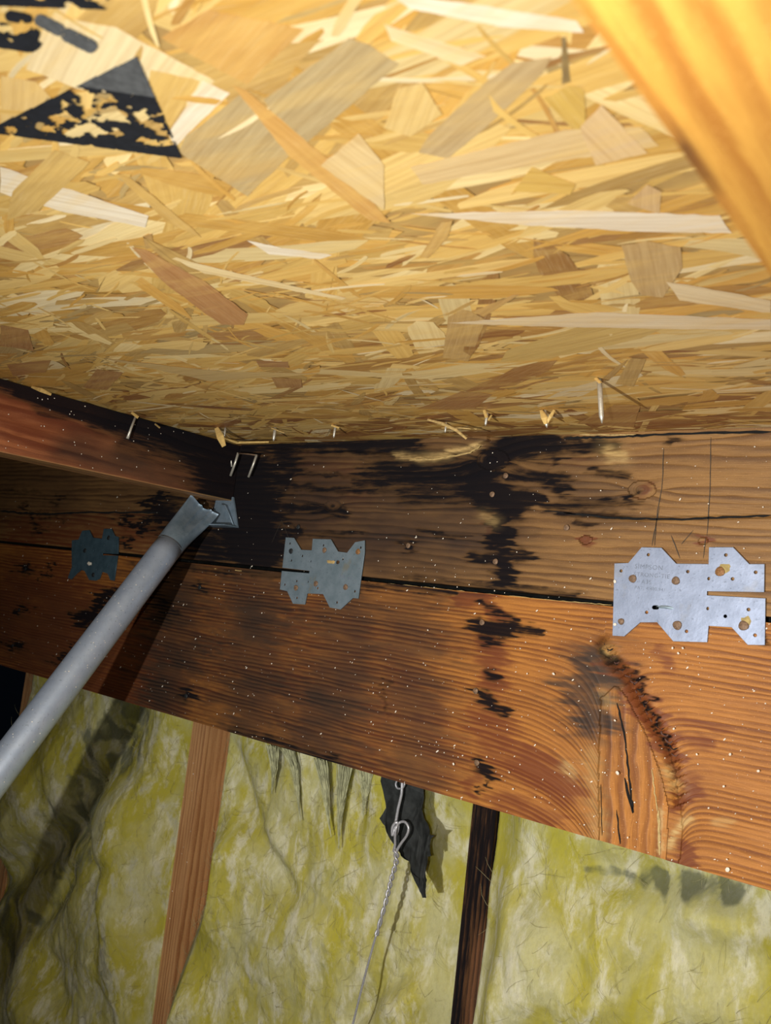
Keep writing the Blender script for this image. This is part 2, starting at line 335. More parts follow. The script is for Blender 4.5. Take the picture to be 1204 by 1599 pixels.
# ================================================================== THE SETTING
# ---- roof sheathing (oriented strand board) : strands laid as real overlapping flakes under a slab
def osb():
    V, Fc = box_vf((-2.0, -1.5, TOP + 0.0005), (0.75, 0.30, TOP + 0.0125))
    V = [np.array(p) for p in V]; Fc = list(Fc); fm = [0] * 6
    tint = [(0.42, 0.27, 0.10, 1)] * 8; suv = [(0, 0, 0)] * 8
    pal = [((0.74, 0.49, 0.16), 24), ((0.84, 0.62, 0.27), 20), ((0.64, 0.36, 0.085), 20), ((0.48, 0.31, 0.12), 12), ((0.90, 0.75, 0.44), 12),
           ((0.44, 0.22, 0.06), 7), ((0.40, 0.30, 0.16), 5), ((0.28, 0.12, 0.05), 3), ((0.93, 0.84, 0.64), 6)]
    bag = [c for c, k in pal for _ in range(k)]
    def flake(poly, c, z, tilt=(0, 0), ang=0.0):
        nonlocal V, Fc
        k = len(V); cx = sum(p[0] for p in poly) / len(poly); cy = sum(p[1] for p in poly) / len(poly)
        ca, sa = math.cos(ang), math.sin(ang); ro = random.uniform(0, 50)
        area = sum(poly[i][0] * poly[(i + 1) % len(poly)][1] - poly[(i + 1) % len(poly)][0] * poly[i][1] for i in range(len(poly)))
        if area > 0: poly = poly[::-1]
        for (x, y) in poly:
            V.append(np.array((x, y, z + tilt[0] * (x - cx) + tilt[1] * (y - cy))))
            suv.append(((x - cx) * ca + (y - cy) * sa + ro, -(x - cx) * sa + (y - cy) * ca + ro * 0.7, ro)); tint.append((*c, 1))
        Fc.append(tuple(range(k, k + len(poly)))); fm.append(0)
    def strand(x, y, L, wd, a, c, z):
        ca, sa = math.cos(a), math.sin(a); sk = random.uniform(-0.9, 0.9)
        bow = random.uniform(-0.06, 0.06) * L; top_, bot = [], []
        n = 7; e0 = random.choice((0.25, 0.5, 0.9)); e1 = random.choice((0.25, 0.5, 0.9))
        w0 = random.uniform(0.05, 0.8); w1 = random.uniform(0.05, 0.8)
        for i in range(n + 1):
            t = i / n; q = min(1, w0 + t / (0.35 * e0)) * min(1, w1 + (1 - t) / (0.35 * e1))
            u = (t - .5) * L; b = bow * (1 - (2 * t - 1) ** 2)
            top_.append((u + sk * wd * .5, wd / 2 * q * random.uniform(.88, 1.02) + b)); bot.append((u - sk * wd * .5, -wd / 2 * q * random.uniform(.88, 1.02) + b))
        pts = top_ + [(L / 2 + random.uniform(0, 0.5) * wd, random.uniform(-0.2, 0.2) * wd)] + bot[::-1] + [(-L / 2 - random.uniform(0, 0.5) * wd, random.uniform(-0.2, 0.2) * wd)]
        flake([(x + u * ca - v * sa, y + u * sa + v * ca) for u, v in pts], c, z, (random.gauss(0, 0.0012), random.gauss(0, 0.004)), a)
    def pick(y):
        c = random.choice(bag); c = tuple(q * .80 + m_ * .20 for q, m_ in zip(c, (0.68, 0.45, 0.15)))
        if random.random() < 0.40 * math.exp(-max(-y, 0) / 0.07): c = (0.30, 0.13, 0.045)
        k = random.uniform(0.84, 1.10); return (min(1, c[0] * k), min(1, c[1] * k * .97), min(1, c[2] * k * .84))
    for i in range(5200):
        x = random.uniform(-1.75, 0.45); y = random.uniform(-1.2, 0.02)
        a = random.gauss(0, 0.26) if random.random() < 0.82 else random.uniform(-1.57, 1.57)
        L = random.uniform(0.05, 0.17); wd = random.uniform(0.004, 0.026)
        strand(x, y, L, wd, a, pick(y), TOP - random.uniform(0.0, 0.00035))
    for i in range(5000):
        x = random.uniform(-1.5, 0.3); y = random.uniform(-1.0, 0.0)
        a = random.gauss(0, 0.30) if random.random() < 0.85 else random.uniform(-1.57, 1.57)
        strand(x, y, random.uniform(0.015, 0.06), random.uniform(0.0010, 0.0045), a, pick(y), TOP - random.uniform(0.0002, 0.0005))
    G = (0.44, 0.345, 0.19); OR = (0.60, 0.32, 0.09); PL = (0.88, 0.74, 0.46); RB = (0.40, 0.19, 0.08); TN = (0.52, 0.33, 0.12); WH = (0.90, 0.84, 0.70)
    special = [
        ([(75, 28), (180, 45), (335, 128), (300, 165), (240, 160), (120, 140), (40, 110)], PL),
        ([(0, 120), (55, 130), (90, 165), (30, 190), (0, 200)], (0.72, 0.5, 0.2)),
        ([(250, 62), (325, 18), (475, 48), (385, 135)], OR),
        ([(235, 112), (312, 128), (262, 210), (225, 165)], (0.68, 0.45, 0.14)),
        ([(316, 128), (358, 148), (272, 232), (262, 210)], WH),
        ([(375, 150), (448, 215), (470, 228), (385, 308), (278, 240), (290, 215)], G),
        ([(545, 62), (575, 72), (622, 102), (480, 224), (448, 215), (412, 158)], G),
        ([(362, 135), (385, 145), (440, 190), (560, 292), (610, 350), (575, 345), (450, 245)], (0.66, 0.36, 0.10)),
        ([(652, 240), (670, 212), (760, 130), (800, 100), (862, 92), (840, 125), (760, 200), (700, 250)], (0.50, 0.37, 0.20)),
        ([(610, -6), (720, 6), (900, 34), (912, 54), (780, 44), (640, 16)], WH),
        ([(600, 40), (760, 90), (720, 105), (610, 66)], (0.88, 0.72, 0.44)),
        ([(762, 150), (780, 170), (872, 238), (866, 243), (770, 176)], (0.82, 0.55, 0.16)),
        ([(848, 155), (890, 135), (912, 140), (915, 190), (902, 214)], (0.66, 0.44, 0.10)),
        ([(876, 60), (884, 60), (890, 130), (878, 134)], (0.14, 0.10, 0.05)),
        ([(640, 262), (880, 205), (1000, 200), (1030, 230), (820, 262), (660, 290)], (0.74, 0.55, 0.29)),
        ([(640, 335), (900, 330), (1125, 338), (1142, 366), (980, 362), (800, 352)], (0.88, 0.80, 0.66)),
        ([(985, 440), (970, 385), (1010, 378), (1062, 388), (1066, 420), (1035, 466), (1000, 462)], (0.55, 0.38, 0.18)),
        ([(980, 320), (1010, 290), (1032, 300), (1030, 335)], (0.62, 0.42, 0.22)),
        ([(0, 262), (110, 298), (232, 338), (226, 356), (90, 330), (0, 302)], WH),
        ([(180, 272), (205, 280), (300, 358), (315, 372), (262, 350)], (0.60, 0.38, 0.11)),
        ([(85, 235), (140, 255), (60, 330), (10, 345), (20, 300)], (0.62, 0.42, 0.14)),
        ([(205, 388), (228, 392), (318, 440), (388, 492), (380, 508), (345, 508), (262, 448)], (0.46, 0.215, 0.085)),
        ([(222, 370), (236, 366), (240, 388), (226, 390)], (0.34, 0.19, 0.07)),
        ([(385, 376), (440, 388), (520, 400), (500, 406), (420, 398)], WH),
        ([(242, 394), (330, 418), (540, 466), (535, 470), (320, 428)], (0.86, 0.70, 0.40)),
        ([(655, 402), (690, 348), (706, 346), (700, 372), (668, 404)], (0.60, 0.37, 0.12)),
        ([(692, 560), (700, 496), (722, 484), (736, 488), (758, 500), (732, 565)], (0.50, 0.32, 0.13)),
        ([(738, 488), (800, 462), (812, 460), (756, 496)], (0.56, 0.34, 0.12)),
        ([(790, 548), (900, 512), (1050, 508), (1000, 530), (860, 560), (780, 566)], (0.60, 0.42, 0.14)),
        ([(985, 560), (1008, 562), (990, 604), (960, 600)], (0.50, 0.33, 0.12)),
        ([(935, 595), (975, 565), (982, 562), (950, 596)], (0.42, 0.26, 0.09)),
        ([(128, 606), (150, 578), (192, 582), (168, 610)], RB), ([(0, 508), (44, 516), (52, 548), (0, 540)], RB),
        ([(10, 570), (80, 562), (70, 582), (20, 588)], RB),
        ([(400, 564), (450, 566), (452, 575), (404, 574)], (0.36, 0.17, 0.07)), ([(422, 590), (470, 592), (472, 606), (432, 606)], (0.36, 0.17, 0.07)),
        ([(650, 640), (720, 612), (770, 616), (740, 640)], (0.36, 0.16, 0.06)), ([(900, 662), (960, 632), (1000, 634), (990, 668)], (0.34, 0.15, 0.05)),
        ([(690, 180), (660, 130), (620, 140), (600, 200), (640, 215)], (0.74, 0.54, 0.22)),
        ([(600, 260), (560, 210), (500, 260), (600, 330)], (0.78, 0.60, 0.32)),
        ([(940, 165), (1010, 240), (930, 260), (905, 200)], (0.72, 0.52, 0.3)),
        ([(830, 262), (900, 290), (890, 305), (800, 300)], (0.70, 0.45, 0.10)),
        ([(160, 560), (340, 580), (500, 584), (330, 596)], (0.62, 0.45, 0.2)),
        ([(1040, 440), (1204, 470), (1204, 490), (1060, 470)], (0.82, 0.68, 0.44)),
        ([(700, 505), (930, 488), (1204, 500), (1204, 516), (900, 512)], (0.84, 0.72, 0.52)),
    ]
    for i, (pp, c) in enumerate(special):
        poly = []
        n = len(pp)
        for k in range(n):
            (x0, y0), (x1, y1) = pp[k], pp[(k + 1) % n]; m_ = max(1, int(math.hypot(x1 - x0, y1 - y0) / 14))
            for j in range(m_):
                q = j / m_; P = onZ(x0 + (x1 - x0) * q + random.uniform(-1.2, 1.2), y0 + (y1 - y0) * q + random.uniform(-.8, .8), TOP - 0.001); poly.append((P[0], P[1]))
        ls = max(range(n), key=lambda k: np.linalg.norm((onZ(*pp[k]) - onZ(*pp[(k + 1) % n]))[:2]))
        d = onZ(*pp[(ls + 1) % n]) - onZ(*pp[ls])
        c = tuple(q * .82 + m_ * .18 for q, m_ in zip(c, (0.66, 0.43, 0.15)))
        flake(poly, c, TOP - 0.00045 - 0.000006 * i, (0, 0), math.atan2(d[1], d[0]))
    # printed mark: ink cells on the strands (broken up where the roller missed)
    zi = TOP - 0.0010; cell = 0.00042
    A, B, Cc = onZ(213, 87, zi), onZ(284, 248, zi), onZ(-28, 206, zi)
    def tri(x, y):
        s = []
        for p, q, r in ((A, B, Cc), (B, Cc, A), (Cc, A, B)):
            e = (q[0] - p[0]) * (y - p[1]) - (q[1] - p[1]) * (x - p[0]); e2 = (q[0] - p[0]) * (r[1] - p[1]) - (q[1] - p[1]) * (r[0] - p[0])
            s.append(e / e2)
        return np.minimum(np.minimum(s[0], s[1]), s[2])
    gx = np.arange(-0.40, -0.19, cell); gy = np.arange(-0.70, -0.48, cell)
    GX, GY = np.meshgrid(gx, gy, indexing='ij')
    px, py = photo_xy(np.stack([GX, GY, np.full_like(GX, zi)], -1))
    inside = (tri(GX, GY) > 0.006 * (fbm(GX * 900, GY * 900, 5) - 0.2)); n_ = fbm(GX * 150, GY * 210, 3, 5); n2 = fbm(GX * 700, GY * 800, 8, 3)
    apex = (py < 146 + 0.15 * (px - 200))
    rim = 1 - smooth(0.0, 0.12, tri(GX, GY))
    solid = inside & (~apex) & (n_ + 0.16 * rim + 0.10 * (n2 - .5) > 0.47)
    faded = inside & apex & (n2 > 0.12)
    extra = np.zeros_like(inside); ef = np.zeros_like(inside)
    for pts, r in (([(0, 55), (45, 62)], 20), ([(-20, -2), (160, 4)], 11), ([(15, 25), (40, 30)], 9)):
        extra |= (seg_dist(px, py, pts) < r) & (n_ > 0.40)
    for pts, r in (([(62, 32), (90, 46)], 10), ([(105, 55), (140, 72)], 11)): ef |= (seg_dist(px, py, pts) < r) & (n2 > 0.2)
    for mask, mi in ((solid | extra, 1), (faded | ef, 2)):
        ii, jj = np.nonzero(mask)
        for i, j in zip(ii, jj):
            k = len(V); x, y = gx[i], gy[j]
            V += [np.array(p) for p in ((x, y, zi), (x, y + cell, zi), (x + cell, y + cell, zi), (x + cell, y, zi))]
            suv.extend([(0, 0, 0)] * 4); tint.extend([(0, 0, 0, 1)] * 4); Fc.append((k, k + 1, k + 2, k + 3)); fm.append(mi)
    t = NT('oriented_strand_board')
    tc = t.n('Attribute', attribute_name='tint').outputs['Color']; sv = t.n('Attribute', attribute_name='strand').outputs['Vector']
    obj = t.n('TexCoord').outputs['Object']
    g1 = t.noise(t.scale(sv, (14, 420, 1)), 1, 4, 0.6); g2 = t.noise(t.scale(sv, (60, 1700, 1)), 1, 2, 0.6); sp = t.noise(obj, 120, 4, 0.7)
    c = t.mix(t.math('MULTIPLY', t.sm(0.35, 0.72, g1), 0.42), tc, t.mix(1.0, tc, (0.60, 0.48, 0.34), 'MULTIPLY'))
    c = t.mix(t.math('MULTIPLY', t.sm(0.5, 0.75, g2), 0.22), c, (0.86, 0.70, 0.42))
    c = t.mix(t.math('MULTIPLY', t.sm(0.66, 0.76, sp), 0.30), c, (0.22, 0.12, 0.04))
    sm_ = t.noise(t.scale(obj, (10, 60, 1)), 1, 5, 0.65, 0.6); sb = t.noise(t.scale(obj, (5, 22, 1)), 1, 4, 0.6, 0.8)
    c = t.mix(t.math('MULTIPLY', t.sm(0.42, 0.70, sm_), 0.34), c, (0.84, 0.56, 0.17))
    c = t.mix(t.math('MULTIPLY', t.sm(0.50, 0.75, sb), 0.30), c, (0.52, 0.29, 0.075))
    t.bsdf(c, 0.5, bump=t.math('ADD', g1, t.math('MULTIPLY', sp, 0.5)), strength=0.35, dist=0.0006, spec=0.4)
    me = mesh('ceiling', V, Fc, [t.mat, M['ink'], M['ink_faded']], fm)
    set_attr(me, 'strand', 'FLOAT_VECTOR', suv); set_attr(me, 'tint', 'FLOAT_COLOR', tint)
    o = link('ceiling', me, None, (-0.6, -0.5, TOP)); o['kind'] = 'structure'
    o['label'] = 'oriented strand board roof sheathing with a printed black triangle'
    return o
ceiling = osb()

# ---- back wall and floor behind the insulation
def struct(name, lo, hi, mat):
    V, Fc = box_vf(lo, hi); o = link(name, mesh(name, V, Fc, [mat]), None, tuple((a + b) / 2 for a, b in zip(lo, hi))); o['kind'] = 'structure'; return o
struct('wall_back', (-1.56, 0.262, -0.80), (0.75, 0.274, 0.365), M['sheathing'])
struct('floor', (-2.0, -1.5, -0.83), (0.75, 0.274, -0.80), M['sheathing'])

# ================================================================== HEADER BOARDS
def xs_grid():
    s = [-1.95]
    while s[-1] < 0.16:
        s.append(s[-1] + 0.0011 + 0.0013 * min(1.0, max(0.0, (-s[-1] - 0.2) / 0.9)))
    return np.array(s)
XS = xs_grid()

U_STAIN = [([(352, 700), (378, 760), (398, 850)], 44, 1.25), ([(430, 700), (450, 720), (430, 760)], 20, .8), ([(450, 760), (520, 764), (600, 760)], 7, .7), ([(430, 790), (540, 800)], 7, .7), ([(470, 740), (560, 742)], 4, .6), ([(420, 860), (445, 830)], 10, .7), ([(860, 705), (870, 720)], 6, .6), ([(600, 700), (720, 725)], 14, .6), ([(340, 830), (420, 880)], 16, .7), ([(400, 690), (640, 694)], 15, .85), ([(420, 735), (410, 790)], 14, .8),
           ([(600, 738), (735, 742)], 26, .80), ([(640, 770), (740, 768)], 18, .62), ([(735, 758), (790, 700), (860, 690)], 22, 1.0), ([(560, 745), (600, 742)], 14, .7),
           ([(760, 770), (800, 790)], 22, 1.0), ([(782, 790), (776, 820), (790, 850)], 11, 1.0), ([(786, 862), (788, 905)], 15, 1.0), ([(768, 845), (780, 835)], 11, .9),
           ([(745, 870), (820, 868)], 8, .8), ([(800, 742), (880, 744)], 9, .7), ([(800, 778), (840, 780)], 11, .9), ([(858, 742), (876, 768)], 10, .8),
           ([(860, 694), (960, 698)], 11, .75), ([(900, 668 + 20), (905, 700)], 14, .7), ([(850, 790), (990, 786)], 7, .62), ([(880, 800), (970, 806)], 5, .6),
           ([(984, 770), (975, 788)], 6, .7), ([(930, 735), (985, 742)], 5, .55), ([(1040, 686), (1055, 690)], 7, .6), ([(905, 812), (930, 822)], 5, .5),
           ([(640, 905), (900, 930)], 6, .55), ([(466, 823), (455, 835)], 9, .8), ([(638, 852)], 10, .75), ([(430, 840), (560, 832)], 5, .5), ([(650, 830), (730, 838)], 4, .5),
           ([(252, 772), (228, 786), (240, 800), (262, 798)], 7, .95), ([(190, 808), (210, 820), (232, 812), (236, 826), (222, 834)], 4.5, .9), ([(192, 842), (200, 852)], 5, .9), ([(262, 800), (330, 860)], 28, .8),
           ([(40, 790), (60, 830)], 7, .6), ([(80, 788), (95, 775)], 5, .5), ([(58, 800), (100, 812)], 3, .5), ([(0, 765), (60, 770)], 4, .4)]
U_RED = [([(430, 720), (560, 760)], 40, .5), ([(440, 800), (520, 810)], 20, .35), ([(1003, 765)], 16, .6), ([(915, 843)], 10, .9), ([(1100, 845)], 9, .9), ([(30, 830), (280, 835)], 34, .62),
         ([(770, 720), (790, 712)], 10, .5), ([(765, 825), (772, 845)], 10, .9), ([(860, 720), (900, 726)], 12, .3), ([(690, 825), (730, 850)], 12, .2)]
U_GREY = [([(400, 800), (690, 800)], 120, 1.0), ([(300, 800), (420, 840)], 60, .55), ([(620, 760), (720, 770)], 60, .62), ([(840, 755), (950, 780)], 45, .60), ([(700, 860), (760, 880)], 50, .6), ([(700, 700), (900, 700)], 18, .7),
          ([(0, 760), (320, 770)], 50, .6), ([(960, 830), (930, 800)], 25, .2)]
U_PALE = [([(700, 705), (738, 702), (748, 694)], 3.2, 1.0), ([(655, 716), (700, 712)], 4.0, .9), ([(620, 712), (650, 714)], 3.0, .8), ([(950, 705), (972, 712)], 9, .85), ([(955, 715)], 8, .6), ([(755, 805), (772, 815)], 6, .35)]
L_STAIN = [([(118, 964), (150, 962), (168, 926), (180, 930)], 7.5, .95), ([(128, 975), (150, 985)], 8, .8), ([(95, 1030), (118, 1012)], 6, .8), ([(745, 978), (790, 984)], 11, 1.0), ([(790, 980), (842, 988)], 6, .9),
           ([(752, 1000), (775, 1000)], 8, .7), ([(745, 1082), (790, 1112)], 7, .95), ([(750, 1196), (762, 1212)], 9.5, .95), ([(758, 1215), (757, 1240)], 4, .7), ([(758, 940), (800, 966), (825, 982)], 5, .8), ([(766, 1050), (780, 1058)], 7, .75),
           ([(312, 917)], 10, .7), ([(290, 1086)], 11, .8), ([(40, 888)], 10, .8), ([(34, 952)], 8, .8), ([(22, 1008)], 9, .8), ([(232, 890), (262, 960)], 15, .55), ([(80, 880), (72, 905)], 3, .8), ([(440, 895), (560, 925)], 6, .5), ([(280, 885), (700, 925)], 5, .5),
           ([(370, 1145), (520, 1190)], 9, .6), ([(948, 1015), (965, 1032)], 7, .85), ([(1012, 1078), (1046, 1168)], 3.5, .8), ([(985, 1040), (1012, 1082)], 4, .7), ([(1190, 1000), (1204, 1004)], 6, .7), ([(600, 1060), (604, 1110)], 5, .4)]
L_RED = [([(720, 935), (760, 935), (790, 970)], 14, .8), ([(760, 1000), (775, 1060)], 22, .75), ([(760, 1120), (790, 1180)], 40, .6), ([(820, 1190), (880, 1230)], 32, .75), ([(735, 1215), (735, 1235)], 14, .7), ([(780, 1250), (860, 1280)], 22, .6),
         ([(960, 1040), (1000, 1090), (1045, 1160)], 17, 1.2), ([(1050, 1180), (1075, 1230), (1060, 1260)], 13, .85), ([(1028, 1015), (1042, 1040)], 12, .6), ([(1060, 1125), (1130, 1135)], 10, .55), ([(1065, 1205), (1100, 1215)], 14, .55),
         ([(1070, 1250), (1085, 1240)], 12, .6), ([(1065, 1325), (1068, 1345)], 16, .85), ([(600, 1085), (604, 1115)], 6, .7), ([(60, 960), (200, 1060)], 110, .75), ([(330, 960), (560, 1100)], 150, .5), ([(560, 1000), (700, 1180)], 60, .5), ([(880, 1010), (930, 1000)], 14, .4), ([(1075, 1155), (1110, 1160)], 12, .6)]
L_GREY = [([(290, 900), (265, 1110)], 62, 1.0), ([(400, 900), (390, 1130)], 70, .95), ([(540, 980), (500, 1170)], 80, .95), ([(0, 1030), (200, 1080)], 25, .4), ([(640, 930), (650, 1190)], 60, .72), ([(100, 1000), (20, 980)], 90, .55),
          ([(928, 1030), (908, 1080), (922, 1125)], 30, 1.0), ([(880, 1020), (935, 1010)], 18, .4), ([(915, 1130), (930, 1290)], 12, .3), ([(540, 905), (740, 925)], 10, .45)]
L_PALE = [([(925, 1180), (932, 1260), (936, 1300)], 12, .35), ([(1043, 1205), (1055, 1225)], 9, .7), ([(1030, 1265), (1032, 1330)], 3.5, 1.0), ([(1042, 1320), (1062, 1288), (1078, 1278)], 5, .9), ([(960, 1020), (952, 1012)], 6, .55), ([(880, 1195), (895, 1210)], 6, .6), ([(940, 1085), (950, 1100)], 8, .3), ([(1120, 1283), (1140, 1285)], 6, .4)]
def maskset(st, re, gr, pa):
    def f(px, py, U, V_):
        jx = (fbm(U * 60, V_ * 160, 21) - .5) * 26; jy = (fbm(U * 70, V_ * 140, 31) - .5) * 14
        jx = jx + (fbm(U * 30, V_ * 420, 23, 3) - .5) * 46; a = px + jx; b = py + jy
        return np.stack([blobs(a, b, st), blobs(a, b, re), blobs(px + jx * 2, b, gr), blobs(px + jx * .4, py + jy * .4, pa)], -1)
    return f
KN_P = [(938, 1090), (962, 1070), (978, 1088), (1010, 1150), (1032, 1210), (1044, 1262), (1040, 1345), (936, 1345), (934, 1200)]
def inpoly(px, py, P):
    ins = np.zeros(np.shape(px), bool); n = len(P)
    for i in range(n):
        (x0, y0), (x1, y1) = P[i], P[(i + 1) % n]
        c = ((y0 > py) != (y1 > py)) & (px < (x1 - x0) * (py - y0) / (y1 - y0 + 1e-9) + x0); ins ^= c
    return ins
RIDGE = [(945, 1005), (960, 1035), (985, 1060), (1000, 1092), (1020, 1128), (1045, 1165), (1055, 1200), (1062, 1250), (1066, 1300), (1060, 1350)]
def grain_low(px, py, U, V_):
    v = V_ + 0.0; d = seg_dist(px, py, RIDGE)
    rx = np.interp(py, [p[1] for p in RIDGE], [p[0] for p in RIDGE])
    rightside = px > rx
    below = smooth(985, 1050, py)
    v = v + np.where(rightside, 0.016 * np.exp(-d / 17.0) * below, 0)
    lft = (~rightside)
    v = v + np.where(lft, 0.050 * np.exp(-np.maximum(938 - px, 0) / 46.0) * smooth(960, 1180, py), 0)
    u = U.copy()
    k = inpoly(px, py, KN_P)
    vv = (px - 938) / 1900.0 * 0.42 + 0.35 + 0.004 * (fbm(px / 30, py / 90, 71) - .5)
    uu = py / 1900.0
    v = np.where(k, vv, v); u = np.where(k, uu, u)
    return np.stack([u, v, np.zeros_like(u)], -1)
def disp_low(px, py, U, V_):
    d = seg_dist(px, py, RIDGE[:8]); k = inpoly(px, py, KN_P)
    saw = (((py + 0.45 * px + 5 * fbm(px / 9, py / 9, 77)) / 14.0) % 1.0) * 0.0045 * np.exp(-(d / 10.0) ** 2)
    edge = 0.0006 * (fbm(U * 30, V_ * 90, 4) - .5)
    return saw + edge - 0.0010 * k * smooth(2, 25, d) + 0.0012 * np.exp(-(d / 8.0) ** 2)
def knots(lst):
    def f(px, py, U, V_):
        v = V_.copy()
        for (x, y, r, a) in lst:
            q = np.hypot((px - x) / 1.5, py - y); v = v + a * np.exp(-(q / r) ** 2) * np.sign(y - py + 1e-6) * (1 - np.exp(-(q / (r * .35)) ** 2))
            core = q < r * 0.55
            v = np.where(core, q / 1900.0 * 1.6 + 0.11, v)
        return np.stack([U, v, np.zeros_like(U)], -1)
    return f
def disp_up(px, py, U, V_):
    # torn proud strip along the top edge, dying out at the knot
    yb = np.interp(px, [380, 560, 640, 700, 735, 760, 1204], [700, 706, 712, 712, 704, 690, 676])
    on = smooth(-2, 2, yb - py) * (px > 380) * (px < 765)
    split = np.exp(-((py - np.interp(px, [870, 1000, 1204], [803, 810, 806])) / 2.2) ** 2) * smooth(870, 960, px)
    return 0.0045 * on - 0.0025 * split + 0.0007 * (fbm(U * 25, V_ * 70, 9) - .5)

f0 = lambda x, y: onY(x, y, -0.0009)
up_strips = [
    (wiggle([(1036, 700), (1034, 760), (1026, 800), (1022, 852)], 14, .5, f0), 0.0006, 1), (wiggle([(1110, 683), (1109, 760), (1104, 836)], 14, .4, f0), 0.0006, 1), (wiggle([(1030, 790), (1018, 852)], 6, .4, f0), 0.0006, 1),
    (wiggle([(1048, 836), (1062, 872)], 5, .3, f0), 0.0007, 1), (wiggle([(1082, 828), (1064, 850)], 5, .3, f0), 0.0005, 1), (wiggle([(1102, 840), (1098, 872)], 5, .3, f0), 0.0005, 1),
    (wiggle([(880, 801), (960, 809), (1060, 811), (1204, 805)], 40, .7, f0), 0.0017, 2), (wiggle([(850, 797), (900, 803)], 8, .6, f0), 0.001, 2),
    (wiggle([(0, 798), (60, 803), (130, 800), (250, 800)], 40, .8, f0), 0.003, 2),
    (wiggle([(880, 684), (950, 683), (1040, 678), (1204, 674)], 40, .7, f0), 0.0022, 2), (wiggle([(905, 679), (1000, 679)], 12, .5, f0), 0.0012, 3),
    (wiggle([(424, 848), (440, 812), (454, 848)], 8, .4, f0), 0.0005, 1),
    (wiggle([(640, 719), (690, 716), (735, 706), (750, 696)], 18, 1.0, lambda x, y: onY(x, y, -0.0052)), 0.0016, 3)]
def ridge_strokes():  # strokes paint in the shading of the ridge steps and curled grain
    out = []
    for i in range(17):
        t_ = i / 16; y = 1010 + t_ * 165; x = np.interp(y, [p[1] for p in RIDGE], [p[0] for p in RIDGE]) + random.uniform(-2, 3)
        out.append((wiggle([(x - 3, y - 5), (x + 1, y + 3), (x + 6, y + 6), (x + 11, y + 3)], 7, .5, lambda a, b: onY(a, b, -0.0042)), random.uniform(.0007, .0013), 4 if i % 3 else 2))
    return out
upper = timber('header_board', XS, np.linspace(0.2085, 0.3645, 112), lambda U, V_: np.stack([U, np.zeros_like(U), V_], -1), 0.038, (0, 1, 0),
               [M['header_top'], M['graphite'], M['black'], M['paleline']], maskset(U_STAIN, U_RED, U_GREY, U_PALE),
               knots([(1003, 765, 26, .006), (770, 718, 30, .012), (915, 843, 12, .004), (520, 790, 16, .006), (1098, 845, 9, .003)]), disp_up, up_strips)
tag(upper, 'water-blackened upper wooden header board directly under the roof sheathing', 'beam')
low_strips = [
    (wiggle([(963, 1098), (972, 1130), (979, 1180), (985, 1240), (989, 1268)], 22, .9, f0), 0.0016, 2), (wiggle([(975, 1215), (988, 1270)], 6, .6, f0), 0.0022, 2),
    (wiggle([(963, 1265), (968, 1318)], 8, .5, f0), 0.0012, 2), (wiggle([(938, 1225), (940, 1305)], 12, .5, f0), 0.0007, 2),
    (wiggle([(1028, 1265), (1030, 1335)], 9, .8, f0), 0.0022, 3), (wiggle([(1018, 1200), (1026, 1268)], 9, .8, f0), 0.0010, 3), (wiggle([(1044, 1328), (1052, 1300), (1070, 1285)], 9, 1.2, f0), 0.0024, 3),
    (wiggle([(1014, 1085), (1024, 1120), (1046, 1168)], 16, 2.5, f0), 0.0014, 2), (wiggle([(955, 1008), (975, 1042), (1008, 1085)], 16, 3.0, f0), 0.0012, 2), (wiggle([(1036, 1215), (1052, 1240)], 8, 1.2, f0), 0.0008, 2),
    (wiggle([(305, 886), (400, 893), (440, 897)], 22, .7, f0), 0.0010, 3), (wiggle([(575, 908), (700, 921), (850, 936), (955, 945)], 50, .7, f0), 0.0006, 3)]
lower = timber('header_board', XS, np.linspace(0.0, 0.2035, 142), lambda U, V_: np.stack([U, np.full_like(U, -0.001), V_], -1), 0.039, (0, 1, 0),
               [M['header_low'], M['graphite'], M['black'], M['paleline'], M['redline']], maskset(L_STAIN, L_RED, L_GREY, L_PALE), grain_low, disp_low, low_strips + ridge_strokes(), goff=0.37)
tag(lower, 'wide lower wooden header board with large split knot, above the yellow insulation', 'beam')

# nail heads driven in the header board
def head(px, py, y, r, mat, parent, name='nail', tilt=(0, 0), f=onY):
    P = Vector(f(px, py, y)); V = []; Fc = []
    ax = Vector((tilt[0], -1, tilt[1])).normalized(); a = ax.cross(Vector((0, 0, 1))).normalized(); b = ax.cross(a)
    prof = [(-0.006, r * .45), (-0.0002, r * .45), (0.0, r * .96), (0.0007, r), (0.0011, r * .85), (0.0012, 0.0001)]
    seg = 14
    for i, (h, q) in enumerate(prof):
        for k in range(seg):
            an = 2 * math.pi * k / seg; rr = q * (1 + 0.05 * math.sin(3 * an + px)); V.append(P + ax * h + a * rr * math.cos(an) + b * rr * math.sin(an))
        if i:
            for k in range(seg): q0 = (i - 1) * seg; k2 = (k + 1) % seg; Fc.append((q0 + k, q0 + k2, q0 + seg + k2, q0 + seg + k))
    Fc = [f_[::-1] for f_ in Fc]
    return link(name, mesh(name, V, Fc, [mat], None, True), parent)
for px, py, mt in ((790, 743, 'nailhead'), (769, 772, 'nailhead'), (774, 877, 'nailhead'), (638, 852, 'nailhead'), (466, 823, 'nailhead_dark'), (885, 824, 'nailhead')):
    head(px, py, -0.0012, 0.0030, M[mt], upper)
for px, py, mt in ((753, 972, 'nailhead'), (743, 1079, 'nailhead'), (745, 1191, 'nailhead'), (312, 917, 'nailhead_dark'), (291, 1087, 'nailhead_dark'), (40, 888, 'nailhead_dark'), (30, 952, 'nailhead_dark'), (20, 1008, 'nailhead_dark')):
    head(px, py, -0.0022, 0.0030, M[mt], lower)

